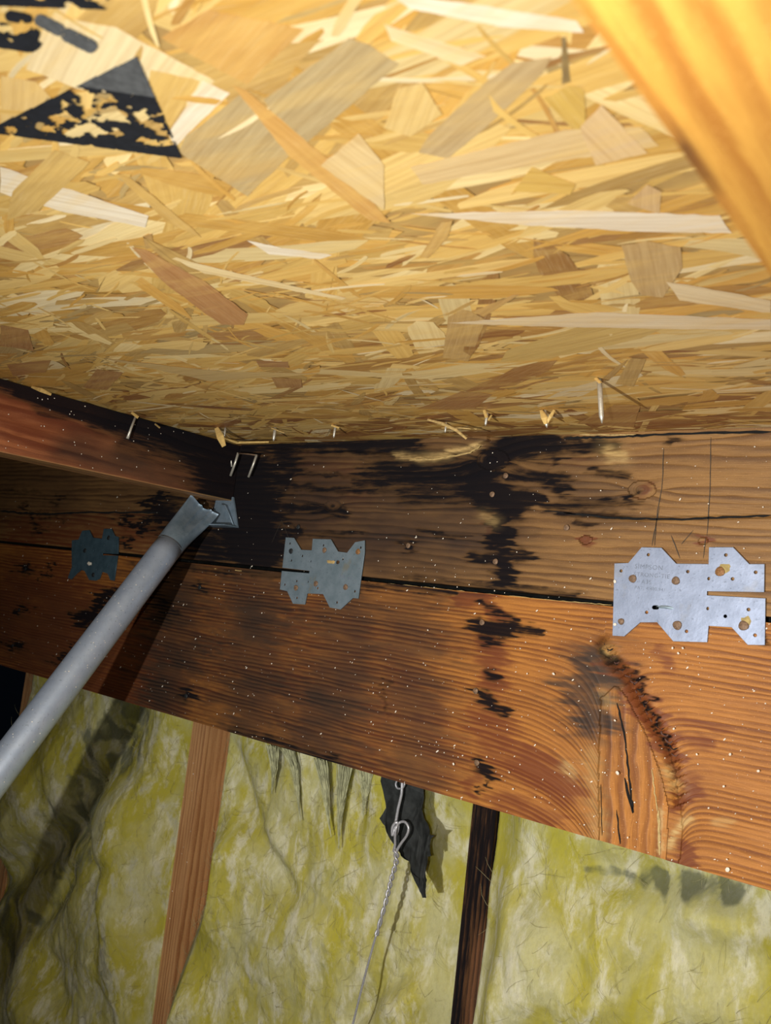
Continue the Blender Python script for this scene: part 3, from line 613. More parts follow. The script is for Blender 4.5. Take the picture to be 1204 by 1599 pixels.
# ================================================================== RAFTERS
RX, RZ = -0.85, 0.290
def m_raft(px, py, U, V_):
    jx = (fbm(U * 25, V_ * 90, 51) - .5) * 40; jy = (fbm(U * 30, V_ * 110, 61) - .5) * 16
    a, b = px + jx, py + jy
    top = np.interp(px, [-200, 0, 360], [535, 590, 690]); rel = (b - top) / np.interp(px, [-200, 0, 360], [130, 113, 88])
    st = (1 - smooth(.05, .34, rel)) * .95 + blobs(a, b, [([(250, 640), (370, 760)], 40, .9), ([(120, 640), (250, 690)], 14, .7), ([(200, 690), (330, 740)], 16, .55), ([(30, 610), (110, 640)], 10, .6), ([(150, 660), (330, 720)], 16, .7), ([(60, 640), (130, 650)], 8, .5), ([(340, 700), (360, 780)], 45, 1.0)])
    re = blobs(a, b, [([(0, 630), (120, 690)], 50, .6)])
    gr = blobs(a, b, [([(110, 700), (180, 720), (330, 765)], 26, .85), ([(200, 650), (330, 730)], 40, 1.0)])
    und = V_ < RZ + 0.0004
    st = np.where(und, 0.0, np.clip(st, 0, 1)); gr = np.where(und, 0.25, gr)
    return np.stack([st, re * 1.0, gr, np.where(und, 0.45, 0.0)], -1)
t = empty('rafter', (RX - 0.019, -0.6, RZ), 'dark stained rafter meeting the header above the metal pole', 'rafter')
ra = timber('rafter_face', np.linspace(-1.30, -0.0015, 330), np.linspace(RZ, TOP - 0.0012, 46), lambda U, V_: np.stack([np.full_like(U, RX), U, V_], -1), 0.044, (-1, 0, 0), [M['rafter_old'], M['graphite'], M['black'], M['paleline']],
            m_raft, None, lambda px, py, U, V_: 0.0012 * (fbm(U * 30, V_ * 120, 3) - .5), [], None, (RX - 0.019, -0.6, RZ))
ra.name = 'rafter'; bpy.data.objects.remove(t); tag(ra, 'dark stained rafter meeting the header above the metal pole', 'rafter'); ra.name = 'rafter'
RX2 = -0.0655
rb = timber('rafter', np.linspace(-1.30, -0.0015, 200), np.linspace(RX2, RX2 + 0.040, 20), lambda U, V_: np.stack([V_, U, np.full_like(U, RZ)], -1), 0.075, (0, 0, 1), [M['rafter_new']],
            lambda px, py, U, V_: np.stack([blobs(px, py, [([(1060, 215), (1110, 290)], 14, .35)]), blobs(px, py, [([(1040, 190), (1130, 330)], 22, .45)]), 0 * px, 0 * px], -1), None, None, [], None, (RX2 + .02, -0.6, RZ))
tag(rb, 'bright orange rafter crossing the upper right corner close to the camera', 'rafter')

# ================================================================== FRAMING PLATES
def outline_plate(name, pts, holes, slots, y, mat, thick=0.0012, parent=None, rh=0.0016):
    cu = bpy.data.curves.new(name + '_shape', 'CURVE'); cu.dimensions = '2D'; cu.fill_mode = 'BOTH'; cu.extrude = thick / 2; cu.bevel_depth = 0.00015; cu.bevel_resolution = 1
    def spl(poly):
        s = cu.splines.new('POLY'); s.points.add(len(poly) - 1); s.use_cyclic_u = True
        for i, (a, b) in enumerate(poly): s.points[i].co = (a, b, 0, 1)
    spl([(onY(a, b, y)[0], onY(a, b, y)[2]) for a, b in pts])
    for h in holes:
        P = onY(h[0], h[1], y); k = h[2] if len(h) > 2 else 1
        spl([(P[0] + rh * k * math.cos(q * math.pi / 6), P[2] + rh * math.sin(q * math.pi / 6)) for q in range(12)])
    for (a, b, c, d, hw) in slots:
        P, Q = onY(a, b, y), onY(c, d, y); poly = []
        dv = np.array([Q[0] - P[0], Q[2] - P[2]]); an = math.atan2(dv[1], dv[0])
        for q in range(7): g = an + math.pi / 2 + q * math.pi / 6; poly.append((P[0] + hw * math.cos(g), P[2] + hw * math.sin(g)))
        for q in range(7): g = an - math.pi / 2 + q * math.pi / 6; poly.append((Q[0] + hw * math.cos(g), Q[2] + hw * math.sin(g)))
        spl(poly)
    tmp = bpy.data.objects.new('tmp', cu); col.objects.link(tmp)
    bpy.context.view_layer.update()
    me = bpy.data.meshes.new_from_object(tmp.evaluated_get(bpy.context.evaluated_depsgraph_get()))
    bpy.data.objects.remove(tmp); bpy.data.curves.remove(cu)
    me.transform(Matrix(((1, 0, 0, 0), (0, 0, -1, y), (0, 1, 0, 0), (0, 0, 0, 1))))
    me.materials.clear(); me.materials.append(mat); me.name = name
    return link(name, me, parent)
def conv(ox, oy, s, L): return [(ox + p[0] / s, oy + p[1] / s, *p[2:]) for p in L]
def blob_on(px, py, y, rx, rz, mat, name, parent, h=0.0006):
    P = onY(px, py, y); V = [(P[0], P[1] - h, P[2])]; Fc = []
    for k in range(14):
        an = 2 * math.pi * k / 14; q = random.uniform(.7, 1.1); V.append((P[0] + rx * q * math.cos(an), P[1], P[2] + rz * q * math.sin(an)))
    Fc = [(0, 1 + k, 1 + (k + 1) % 14) for k in range(14)]
    return link(name, mesh(name, V, Fc, [mat], None, True), parent)
def lettering(text, px, py, size, y, parent, mat, rot=0.0):
    cu = bpy.data.curves.new('lettering', 'FONT'); cu.body = text; cu.size = size; cu.extrude = 0.00012; cu.space_character = 1.12
    o = bpy.data.objects.new('tmp', cu); col.objects.link(o); bpy.context.view_layer.update()
    me = bpy.data.meshes.new_from_object(o.evaluated_get(bpy.context.evaluated_depsgraph_get())); bpy.data.objects.remove(o); bpy.data.curves.remove(cu)
    P = onY(px, py, y)
    me.transform(Matrix.Translation(P) @ Matrix.Rotation(rot, 4, 'Y') @ Matrix.Rotation(math.pi / 2, 4, 'X'))
    me.materials.clear(); me.materials.append(mat); me.name = 'stamped_lettering'
    return link('stamped_lettering', me, parent)
YP = -0.0026
def plate(ox, oy, s, outline, holes, slot, nails, mat, label, grp, nail_r=0.0036):
    pts = conv(ox, oy, s, outline); c = onY(sum(p[0] for p in pts) / len(pts), sum(p[1] for p in pts) / len(pts), YP)
    root = empty('framing_plate', tuple(c), label, 'metal plate', grp)
    body = outline_plate('plate_body', pts, conv(ox, oy, s, holes), [(*conv(ox, oy, s, [slot[:2]])[0], *conv(ox, oy, s, [slot[2:4]])[0], slot[4])] if slot else [], YP, mat, parent=root)
    for n in nails:
        x, y = ox + n[0] / s, oy + n[1] / s
        head(x, y, YP - 0.0007, nail_r * (n[3] if len(n) > 3 else 1), M[n[2]], root, 'nail', (random.uniform(-.12, .12), random.uniform(-.12, .12)))
    return root
pr = plate(940, 840, 4.56,
    [(92, 183), (190, 180), (285, 68), (425, 72), (530, 185), (762, 188), (765, 68), (935, 68), (1050, 188), (1158, 188), (1155, 385), (748, 378), (748, 410), (1165, 432), (1160, 762), (1040, 760), (925, 635), (760, 625), (750, 742), (510, 735), (395, 600), (275, 600), (160, 700), (78, 695)],
    [(138, 235), (332, 120), (613, 240), (884, 122), (932, 292), (1096, 245), (762, 290, .8), (755, 503, .8), (320, 530), (880, 558), (604, 665), (1092, 693), (1045, 510)],
    (372, 495, 395, 495, 0.0019),
    [(220, 290, 'nailhead'), (527, 305, 'nailhead'), (842, 240, 'nailhead_rust', 1.15), (538, 622, 'nailhead', 1.1), (1010, 625, 'nailhead', 1.15), (138, 595, 'nailhead', .8)],
    M['galv'], 'bright zinc framing plate straddling the seam, with stamped lettering, nearest of the three', None)
blob_on(940 + 870 / 4.56, 840 + 215 / 4.56, YP - 0.0008, 0.0058, 0.0042, M['glue'], 'rust_bloom', pr)
blob_on(940 + 1030 / 4.56, 840 + 590 / 4.56, YP - 0.0008, 0.0045, 0.0042, M['glue'], 'rust_bloom', pr)
for i, (tx, x, y, sz) in enumerate((('SIMPSON', 232, 216, 0.0058), ('STRONG-TIE', 225, 270, 0.0052), ('A35', 280, 325, 0.0052), ('PAT. 4,480,941', 232, 362, 0.0040))):
    lettering(tx, 940 + x / 4.56, 840 + y / 4.56, sz, YP - 0.00072, pr, M['stampmark'])
blob_on(940 + 455 / 4.56, 840 + 493 / 4.56, YP - 0.0006, 0.0085, 0.0018, M['galv_mid'], 'pressed_tab', pr, 0.002)
pm = plate(420, 820, 6.69,
    [(180, 130), (265, 135), (340, 260), (452, 265), (462, 145), (650, 150), (725, 278), (820, 290), (905, 180), (1003, 162), (1000, 290), (935, 765), (880, 760), (750, 880), (640, 860), (570, 720), (402, 712), (378, 828), (255, 820), (195, 690), (120, 672), (138, 480), (425, 505), (430, 478), (145, 445)],
    [(222, 192), (352, 322), (237, 370), (440, 378, .7), (775, 355), (962, 235), (293, 585), (168, 622), (412, 592, .7), (512, 658), (295, 760), (713, 808), (900, 692), (572, 212)],
    (715, 388, 728, 388, 0.0022),
    [(232, 272, 'nailhead_dark'), (582, 262, 'nailhead'), (933, 278, 'nailhead_rust'), (285, 655, 'nailhead'), (492, 612, 'nailhead'), (803, 648, 'nailhead')],
    M['galv_mid'], 'weathered grey framing plate with rusty nails, middle one of three on the seam', None, 0.0034)
blob_on(420 + 645 / 6.69, 820 + 385 / 6.69, YP - 0.0006, 0.0075, 0.0024, M['paleline'], 'pressed_tab', pm, 0.0025)
lettering('A35  4 2', 420 + 735 / 6.69, 820 + 548 / 6.69, 0.0050, YP - 0.00072, pm, M['stampmark'], 0.05)
pl = plate(90, 800, 10.03,
    [(230, 440), (330, 430), (390, 290), (500, 280), (560, 400), (700, 415), (730, 260), (850, 260), (900, 370), (955, 390), (950, 650), (705, 640), (705, 675), (945, 680), (890, 1070), (830, 1060), (790, 960), (700, 930), (660, 1040), (600, 1070), (500, 1060), (430, 920), (380, 900), (300, 960), (220, 1050), (165, 1030), (230, 850), (225, 600)],
    [(385, 520), (575, 600), (745, 520), (620, 900), (800, 850), (270, 840)], None,
    [(430, 600, 'nailhead_dark'), (800, 400, 'nailhead_dark'), (560, 980, 'nailhead_dark')],
    M['galv_dark'], 'dark tarnished framing plate farthest left, partly behind the metal pole', None, 0.0036)
blob_on(90 + 495 / 10.03, 800 + 803 / 10.03, YP - 0.0012, 0.0075, 0.0030, M['dust'], 'pressed_tab', pl, 0.0015)

# ================================================================== METAL POLE
A = Vector(onY(313, 788, -0.032)); fw = float((np.array(A) - CAM) @ (R @ np.array([0, 0, 1.0])))
B = Vector(CAM + ray(2, 1200) / F * (fw / 1.28)); dirn = (B - A).normalized(); Lp = (B - A).length
pole = empty('metal_pole', tuple(B + dirn * 0.25), 'round galvanised metal pole slanting from lower left up to the rafter corner', 'pole')
RP = 0.0178
path = [A + dirn * s for s in np.linspace(0.073, Lp + 0.30, 30)]
V, Fc = tube(path, RP, 48)
link('tube', mesh('tube', V, Fc, [M['pipe']], None, True), pole)
# flattened, folded end
camside = (Vector(CAM) - A).normalized(); side = dirn.cross(camside).normalized(); side = side if side.dot(Vector(right)) > 0 else -side; face = side.cross(dirn).normalized(); face = face if face.dot(camside) > 0 else -face
V = []; Fc = []; ns = 16; seg = 72
for i in range(ns):
    q = i / (ns - 1); s = 0.074 * (1 - q) - 0.006 * q; k = smooth(0.0, 1.0, q)
    for j in range(seg):
        an = 2 * math.pi * j / seg; ra_ = RP * (1 + 0.24 * k); rb_ = RP * (1 - 0.84 * k)
        x = ra_ * math.cos(an) + 0.26 * k * RP; y = rb_ * math.sin(an) - 0.75 * k * RP * (1 - abs(math.cos(an))) * (1 if math.sin(an) > 0 else .6) + 0.22 * k * RP * (math.exp(-((math.cos(an) - .45) / .1) ** 2) + math.exp(-((math.cos(an) + .1) / .1) ** 2)) * (math.sin(an) > 0)
        V.append(A + dirn * (s + 0.002) + side * x + face * y)
    if i:
        for j in range(seg): o_ = (i - 1) * seg; j2 = (j + 1) % seg; Fc.append((o_ + j, o_ + seg + j, o_ + seg + j2, o_ + j2))
Fc.append(tuple((ns - 1) * seg + j for j in range(seg)))
link('flattened_end', mesh('flattened_end', V, Fc, [M['pipe_end']], None, True), pole)
# angle bracket behind the pole's end
br = empty('mounting_bracket', tuple(onY(352, 822, -0.004)), 'small dark metal angle bracket under the rafter end behind the pole', 'bracket')
q = [onY(a, b, -0.0035) for a, b in ((338, 776), (364, 776), (371, 824), (328, 823))]
def slab(quad, d, name, mat, parent):
    d = np.array(d); V = [tuple(p) for p in quad] + [tuple(np.array(p) + d) for p in quad]; n = len(quad)
    Fc = [tuple(range(n)), tuple(range(n, 2 * n))[::-1]] + [(i, n + i, n + (i + 1) % n, (i + 1) % n) for i in range(n)]
    return link(name, mesh(name, V, Fc, [mat]), parent)
slab(q, (0, 0.002, 0), 'back_leaf', M['pipe_end'], br)
q2 = [onY(328, 823, -0.0035), onY(371, 824, -0.0035), onY(371, 824, -0.0035) + np.array([0, -0.022, 0]), onY(330, 823, -0.0035) + np.array([0.004, -0.022, 0])]
slab(q2, (0, 0, 0.0016), 'lower_leaf', M['pipe_end'], br)
V, Fc = tube([onY(347, 787, -0.008), onY(352, 790, -0.010), onY(358, 803, -0.008), onY(365, 822, -0.006)], [0.0008, .0012, .0010, .0008], 8)
link('folded_rim', mesh('folded_rim', V, Fc, [M['pipe_end']], None, True), br)

# ================================================================== NAILS AND STAPLES THROUGH THE SHEATHING
def nail_thing(b, tpx, r, label, tip=True, lean=None, head_=False, mat='nail'):
    base = onZ(b[0], b[1], TOP - 0.0005); e = onY(tpx[0], tpx[1], base[1]); d = (e - base); L = np.linalg.norm(d)
    base = base - d / L * 0.012 if False else base
    pth = [base, base + d * .55, base + d * (.84 if tip else .97), e]
    V, Fc = tube(pth, [r, r, r * .95, r * .12 if tip else r * .9], 10)
    o = link('roofing_nail', mesh('roofing_nail', V, Fc, [M[mat]], None, True), None, tuple(base)); tag(o, label, 'nail', 'nail points coming through the roof sheathing'); return o
nail_thing((936, 592), (940, 661), 0.0019, 'longest bright nail poking through the sheathing, above the nearest metal plate')
nail_thing((851, 641), (854, 668), 0.0016, 'short nail tip with pale splinters, next left of the longest nail')
nail_thing((761, 645), (758, 665), 0.0013, 'small nail tip through the sheathing above the blackened knot')
nail_thing((697, 660), (695, 676), 0.0010, 'tiny nail tip beside the long curved splinter')
nail_thing((524, 664), (521, 684), 0.0013, 'short nail tip through the sheathing above the middle metal plate')
nail_thing((430, 668), (427, 689), 0.0017, 'short bright nail tip right of the yellow splinter by the corner')
nail_thing((352, 668), (350, 684), 0.0013, 'small nail tip behind the yellow splinter in the corner')
V, Fc = tube([onX(212, 650, RX + 0.006), onX(205, 668, RX + 0.007), onX(199, 685, RX + 0.008)], [0.0014, 0.0014, 0.0018], 10)
tag(link('roofing_nail', mesh('roofing_nail', V, Fc, [M['nail']], None, True), None, tuple(onX(212, 650, RX + 0.006))), 'thin bent nail hanging in front of the dark left rafter', 'nail', 'nail points coming through the roof sheathing')
# staples and a loose shank in front of the black corner
def prong(pts, r, mat='nail'):
    V, Fc = tube([onY(a, b, y) for a, b, y in pts], r, 8); return V, Fc
st = empty('staple', tuple(onY(386, 712, -0.012)), 'wide staple with two pale legs in the black corner of the header', 'staple')
V, Fc = prong([(372, 708, -0.014), (387, 709, -0.015), (402, 711, -0.014)], 0.0009); link('crown', mesh('crown', V, Fc, [M['nailhead']], None, True), st)
V, Fc = prong([(372, 707, -0.014), (367, 724, -0.014), (360, 743, -0.013)], 0.0017); link('leg', mesh('leg', V, Fc, [M['nail']], None, True), st)
V, Fc = prong([(401, 710, -0.014), (395, 727, -0.014), (388, 745, -0.013)], 0.0016); link('leg', mesh('leg', V, Fc, [M['nail']], None, True), st)
V, Fc = prong([(359, 690, -0.012), (360, 712, -0.012), (362, 729, -0.012)], 0.0011)
tag(link('roofing_nail', mesh('roofing_nail', V, Fc, [M['nail']], None, True), None, tuple(onY(359, 690, -.012))), 'thin grey nail shank just left of the staple in the black corner', 'nail', 'nail points coming through the roof sheathing')

# splinters torn from the sheathing (parts of it)
def splinter(pts, wid, y_off=0.002, mat='chip'):
    P = [np.array(p) for p in pts]; V = []; Fc = []; n = len(P)
    for i, p in enumerate(P):
        d = P[min(i + 1, n - 1)] - P[max(i - 1, 0)]; s = np.cross(d, R @ np.array([0, 0, 1.0])); s /= np.linalg.norm(s) + 1e-9
        wd = wid * (0.7 + 0.3 * random.random()) * (0.55 if i in (0, n - 1) else 1); nn = np.array([0, -0.0008, -0.0004])
        V += [p - s * wd / 2, p + s * wd / 2, p + s * wd * .4 + nn, p - s * wd * .4 + nn]
        if i:
            k = 4 * i
            for a in range(4): b_ = (a + 1) % 4; Fc.append((k - 4 + a, k - 4 + b_, k + b_, k + a))
    Fc += [(0, 3, 2, 1), tuple(4 * (n - 1) + a for a in range(4))]
    return link('splinter', mesh('splinter', V, Fc, [M[mat]]), ceiling)
def zy(b, t_): base = onZ(b[0], b[1], TOP - 0.001); return [base, onY(t_[0], t_[1], base[1] - 0.003)]
def chain(b, pts):
    base = onZ(b[0], b[1], TOP - 0.001); return [base] + [onY(x, y, base[1] - 0.004) for x, y in pts]
splinter(chain((338, 668), [(344, 682), (350, 697)]), 0.010)
splinter(chain((668, 655), [(690, 661), (712, 671), (729, 685)]), 0.0035, mat='paleline')
splinter(chain((690, 668), [(720, 668), (745, 670)]), 0.002, mat='paleline')
splinter(chain((845, 640), [(850, 652), (852, 662)]), 0.006); splinter(chain((866, 640), [(860, 650), (855, 660)]), 0.004)
splinter(chain((756, 640), [(760, 652)]), 0.005); splinter(chain((768, 648), [(763, 656)]), 0.003)
splinter(chain((930, 590), [(938, 598)]), 0.005); splinter(chain((518, 664), [(530, 668)]), 0.004); splinter(chain((424, 668), [(444, 676)]), 0.003, mat='paleline')
splinter(chain((206, 644), [(216, 652)]), 0.006); splinter(chain((50, 604), [(64, 609), (80, 616)]), 0.005)
splinter(chain((350, 684), [(370, 691), (420, 690)]), 0.0035); splinter(chain((240, 660), [(250, 668)]), 0.003, mat='paleline')

# ================================================================== STUDS
def stud(x0, x1, y0, y1, key, label, mk=None):
    zs = np.linspace(-0.80, 0.36, 40)
    o = timber('wall_stud', zs, np.linspace(x0, x1, 8), lambda U, V_: np.stack([V_, np.full_like(U, y0), U], -1), y1 - y0, (0, 1, 0), [M[key]], mk, None, None, [], None, ((x0 + x1) / 2, y0, -0.80), goff=x0 * 3)
    tag(o, label, 'stud', 'studs of the wall behind the insulation'); return o
def xat(px, py, y): return onY(px, py, y)[0]
YS = 0.13
stud(xat(300, 1140, YS), xat(322, 1142, YS), YS, 0.26, 'stud', 'reddish wall stud between the left and middle insulation batts')
sx = xat(738, 1262, YS)
stud(sx, sx + 0.031, YS, 0.26, 'stud_dark', 'dark blackened wall stud between the middle and right insulation batts',
     lambda px, py, U, V_: np.stack([.75 - .6 * smooth(1330, 1560, py) * smooth(.3, .7, (V_ - sx) / .031), 0 * px, 0 * px, 0 * px], -1))
lx = xat(36, 1080, YS)
stud(lx, lx + 0.036, YS, 0.26, 'stud', 'narrow wall stud at the far left edge behind the metal pole')

# ================================================================== INSULATION
def insulation_mat(name, seed):
    t = NT(name); co = t.n('TexCoord').outputs['Object']
    md = t.n('Mapping'); t.put(md.inputs['Vector'], co); md.inputs['Location'].default_value = (seed, seed * .7, 0); md.inputs['Rotation'].default_value = (0, 0.6, 0); md.inputs['Scale'].default_value = (1.7, 1, .75)
    dirt_and_shade = t.n('Attribute', attribute_name='dirt_and_shade').outputs['Fac']  # real dirt, plus pole shadow and crease shade painted into the colour
    a = t.noise(md, 9, 5, .6, .6); b = t.noise(md, 24, 6, .68, .3); fine = t.noise(md, 150, 6, .75, .25); f2 = t.noise(md, 900, 3, .7)
    c = t.mix(t.sm(.34, .60, a), (0.58, 0.56, 0.30), (0.50, 0.45, 0.065))
    c = t.mix(t.math('MULTIPLY', t.sm(.46, .66, b), .8), c, (0.78, 0.76, 0.60))
    c = t.mix(t.math('MULTIPLY', t.sm(.56, .80, t.noise(md, 11, 5, .65, .5)), .55), c, (0.26, 0.28, 0.11))
    c = t.mix(t.math('MULTIPLY', t.sm(.42, .75, fine), .38), c, (0.36, 0.33, 0.15))
    dj = t.math('ADD', dirt_and_shade, t.math('MULTIPLY', t.math('SUBTRACT', b, .5), .9))
    c = t.mix(t.math('MULTIPLY', t.math('MULTIPLY', t.sm(.3, .8, dj), t.math('MINIMUM', 1.0, t.math('MULTIPLY', dirt_and_shade, 4.0))), .8), c, (0.13, 0.14, 0.085))
    bs = t.bsdf(c, 0.95, bump=t.math('ADD', fine, t.math('MULTIPLY', f2, .5)), strength=.35, dist=.002, spec=.1)
    bs.inputs['Subsurface Weight'].default_value = 0.6; bs.inputs['Subsurface Radius'].default_value = (1, .9, .5); bs.inputs['Subsurface Scale'].default_value = 0.008
    return t.mat
def batt(x0, x1, z0, z1, seed, label, creases, bulges, dirt_and_shade, over=(0, 0), recess=0.0):
    nx = int((x1 - x0) / 0.0026); nz = int((z1 - z0) / 0.0030)
    xs = np.linspace(x0, x1, nx); zs = np.linspace(z0, z1, nz); X, Z = np.meshgrid(xs, zs, indexing='ij')
    # a crumpled sheet: billows with sharp valleys, domain-warped
    wx = fbm(X * 7 + seed, Z * 5, seed, 3) - .5; wz = fbm(X * 6, Z * 7 + seed, seed + 9, 3) - .5
    A_ = (X * .86 + Z * .50) + wx * .14; B_ = (-X * .50 + Z * .86) + wz * .12
    b1 = np.sqrt((fbm(A_ * 6.5, B_ * 3.6, seed + 3, 2) - .5) ** 2 + .018) * 2; b2 = np.sqrt((fbm(A_ * 19, B_ * 11, seed + 5, 2) - .5) ** 2 + .035) * 2
    b3 = fbm(A_ * 95, B_ * 55, seed + 7, 3) - .5; b4 = fbm(X * 330, Z * 330, seed + 8, 2) - .5
    h = 0.066 * b1 + 0.014 * b2 + 0.004 * b3 + 0.0020 * b4 + 0.018
    Y0 = 0.150; fine_ = 0.004 * b3 + 0.0020 * b4; h = h - fine_
    px, py = photo_xy(np.stack([X, np.full_like(X, Y0 - .03), Z], -1))
    jx = (fbm(X * 40, Z * 40, seed + 20) - .5) * 26; jy = (fbm(X * 40, Z * 40, seed + 22) - .5) * 26
    for pts, r, k in bulges: h = h + k * np.exp(-(seg_dist(px + jx, py + jy, pts) / r) ** 2)
    for pts, r, k in creases: h = h - k * np.exp(-(seg_dist(px + jx, py + jy, pts) / r) ** 2)
    for _ in range(5):
        q_ = np.pad(h, 2, mode='edge'); q_ = (q_[:-4] + q_[1:-3] + q_[2:-2] + q_[3:-1] + q_[4:]) / 5; h = (q_[:, :-4] + q_[:, 1:-3] + q_[:, 2:-2] + q_[:, 3:-1] + q_[:, 4:]) / 5
    h = h + fine_
    ex = np.minimum(X - x0, x1 - X); h = h * (0.35 + 0.65 * smooth(0, 0.05, ex)) + over[0] * np.exp(-(X - x0) / .03) + over[1] * np.exp(-(x1 - X) / .03)
    Y = Y0 - h
    lim = np.where(Z > -0.02, 0.052, 0.03 + 0 * Z); lim = 0.028 + 0.034 * smooth(-0.10, -0.01, Z)
    Y = np.maximum(Y, lim + 0.004 * b3)
    if recess: Y = np.maximum(Y, 0.130 + recess * smooth(-0.46, -0.24, Z) - (X - x0) * (recess / .052))
    Y = np.minimum(Y, 0.235)
    d = blobs(px + jx * 1.6, py + jy * 1.4, dirt_and_shade) * np.clip((fbm(A_ * 60, B_ * 28, seed + 31, 5) - .25) * 3, 0.35, 1.0)
    V = np.stack([X, Y, Z], -1).reshape(-1, 3); idx = np.arange(nx * nz).reshape(nx, nz)
    f = np.stack([idx[:-1, :-1], idx[1:, :-1], idx[1:, 1:], idx[:-1, 1:]], -1).reshape(-1, 4)
    border = list(idx[:, 0]) + list(idx[-1, 1:]) + list(idx[-2::-1, -1]) + list(idx[0, -2:0:-1]); n0 = len(V); nb = len(border)
    bv = V[border].copy(); bv[:, 1] = 0.258; V = np.vstack([V, bv]); fl = [tuple(q) for q in f]
    for i in range(nb): j = (i + 1) % nb; fl.append((border[i], n0 + i, n0 + j, border[j]))
    fl.append(tuple(n0 + i for i in range(nb)))
    root = empty('insulation_batt', ((x0 + x1) / 2, 0.2, z0), label, 'insulation', 'fibreglass batts between the wall studs')
    me = mesh('fibreglass_blanket', V, fl, [insulation_mat('fibreglass_%d' % seed, seed)], None, True)
    set_attr(me, 'dirt_and_shade', 'FLOAT', list(d.ravel()) + [0] * nb)
    link('fibreglass_blanket', me, root)
    # loose fibres standing off the surface
    parts = []
    for k in range(2200):
        i = random.randrange(4, nx - 5); j = random.randrange(4, nz - 5)
        if Z[i, j] > 0.02: continue
        p = np.array([X[i, j], Y[i, j], Z[i, j]]); L = random.uniform(.008, .035); a = random.gauss(1.1, .8); c_ = random.uniform(-.5, .5)
        pts = []
        for q in range(4):
            s_ = q / 3; pts.append(p + np.array([math.cos(a + c_ * s_) * L * s_, -0.001 - 0.005 * math.sin(s_ * 3.1) - .001 * q, math.sin(a + c_ * s_) * L * s_ * (-1 if k % 2 else 1)]))
        parts.append(tube(pts, [0.00016, .00018, .00016, .00008], 3, False))
    V2, F2 = join(parts); fo = link('loose_fibre', mesh('loose_fibre', V2, F2, [M['fibre']], None, True), root); fo['kind'] = 'stuff'
    return root, (xs, zs, Y)
M['fibre'] = plain('loose_glass_fibre', (0.52, 0.47, 0.25), 0.8)
xsL = xat(300, 1140, YS); batt(lx + 0.037, xsL - 0.001, -0.79, 0.30, 3, 'dirty yellow-green insulation batt with painted pole shadow, left of the reddish stud, under the pole',
    [([(215, 1110), (185, 1180), (165, 1230)], 22, .030), ([(130, 1290), (60, 1340), (10, 1380)], 22, .035), ([(60, 1440), (110, 1370)], 18, .03), ([(285, 1170), (250, 1260)], 12, .02), ([(235, 1340), (170, 1360)], 9, .02), ([(90, 1500), (110, 1560)], 12, .02)],
    [([(95, 1190), (60, 1290)], 45, .030), ([(230, 1260), (215, 1330)], 38, .028), ([(60, 1560), (70, 1590)], 34, .03), ([(200, 1400), (180, 1500)], 40, .02)],
    [([(200, 1130), (150, 1280), (60, 1400), (10, 1430)], 46, .75), ([(270, 1200), (230, 1400), (150, 1560)], 60, .38), ([(20, 1480), (60, 1400)], 40, .6), ([(130, 1500), (130, 1400)], 26, .45), ([(255, 1140), (285, 1170)], 20, .45)])  # first patch paints the pole's cast shadow, the others are dirt
xm0 = xat(322, 1142, YS) + 0.004
battm, gm = batt(xm0, sx - 0.001, -0.79, 0.30, 8, 'middle yellow insulation batt behind the hanging wire, between the two studs',
    [([(372, 1160), (392, 1250), (430, 1330), (480, 1390)], 9, .022), ([(560, 1590), (600, 1540), (660, 1510)], 14, .030), ([(470, 1200), (478, 1280)], 6, .014), ([(510, 1190), (505, 1290)], 6, .014), ([(500, 1400), (550, 1430)], 8, .012), ([(575, 1230), (570, 1290)], 10, .012)],
    [([(375, 1330), (350, 1420)], 40, .035), ([(310, 1560), (290, 1600)], 55, .055), ([(450, 1480), (500, 1450)], 70, .022), ([(690, 1290), (680, 1250)], 30, .02), ([(640, 1560), (690, 1560)], 30, .02), ([(430, 1280), (480, 1380)], 9, .014)],
    [([(400, 1180), (430, 1230)], 22, .4), ([(470, 1190), (560, 1240)], 24, .38), ([(300, 1480), (270, 1560), (240, 1599)], 26, .75), ([(520, 1410), (545, 1425)], 12, .3), ([(590, 1560), (620, 1530)], 20, .5), ([(395, 1270), (480, 1390)], 10, .35)], recess=0.052)  # patches lying along the folds paint in their shade
battr, gr_ = batt(sx + 0.033, 0.30, -0.79, 0.30, 14, 'bulging pale yellow insulation batt at lower right, right of the dark stud',
    [([(940, 1345), (1010, 1370), (1060, 1365), (1150, 1385)], 13, .035), ([(905, 1480), (940, 1520)], 16, .02), ([(800, 1330), (850, 1400)], 14, .014), ([(1030, 1400), (1010, 1340)], 8, .02)],
    [([(860, 1470), (840, 1540)], 60, .030), ([(980, 1450), (960, 1540)], 50, .03), ([(1100, 1410), (1190, 1440)], 34, .035), ([(1100, 1540), (1180, 1560)], 50, .02)],
    [([(930, 1345), (1000, 1362)], 10, .7), ([(1020, 1372), (1150, 1388)], 20, 1.25), ([(1060, 1440), (1110, 1420)], 22, .35), ([(770, 1300), (790, 1370)], 12, .3), ([(790, 1560), (770, 1480)], 10, .3)])  # the long dark patches paint the shade inside the crevice

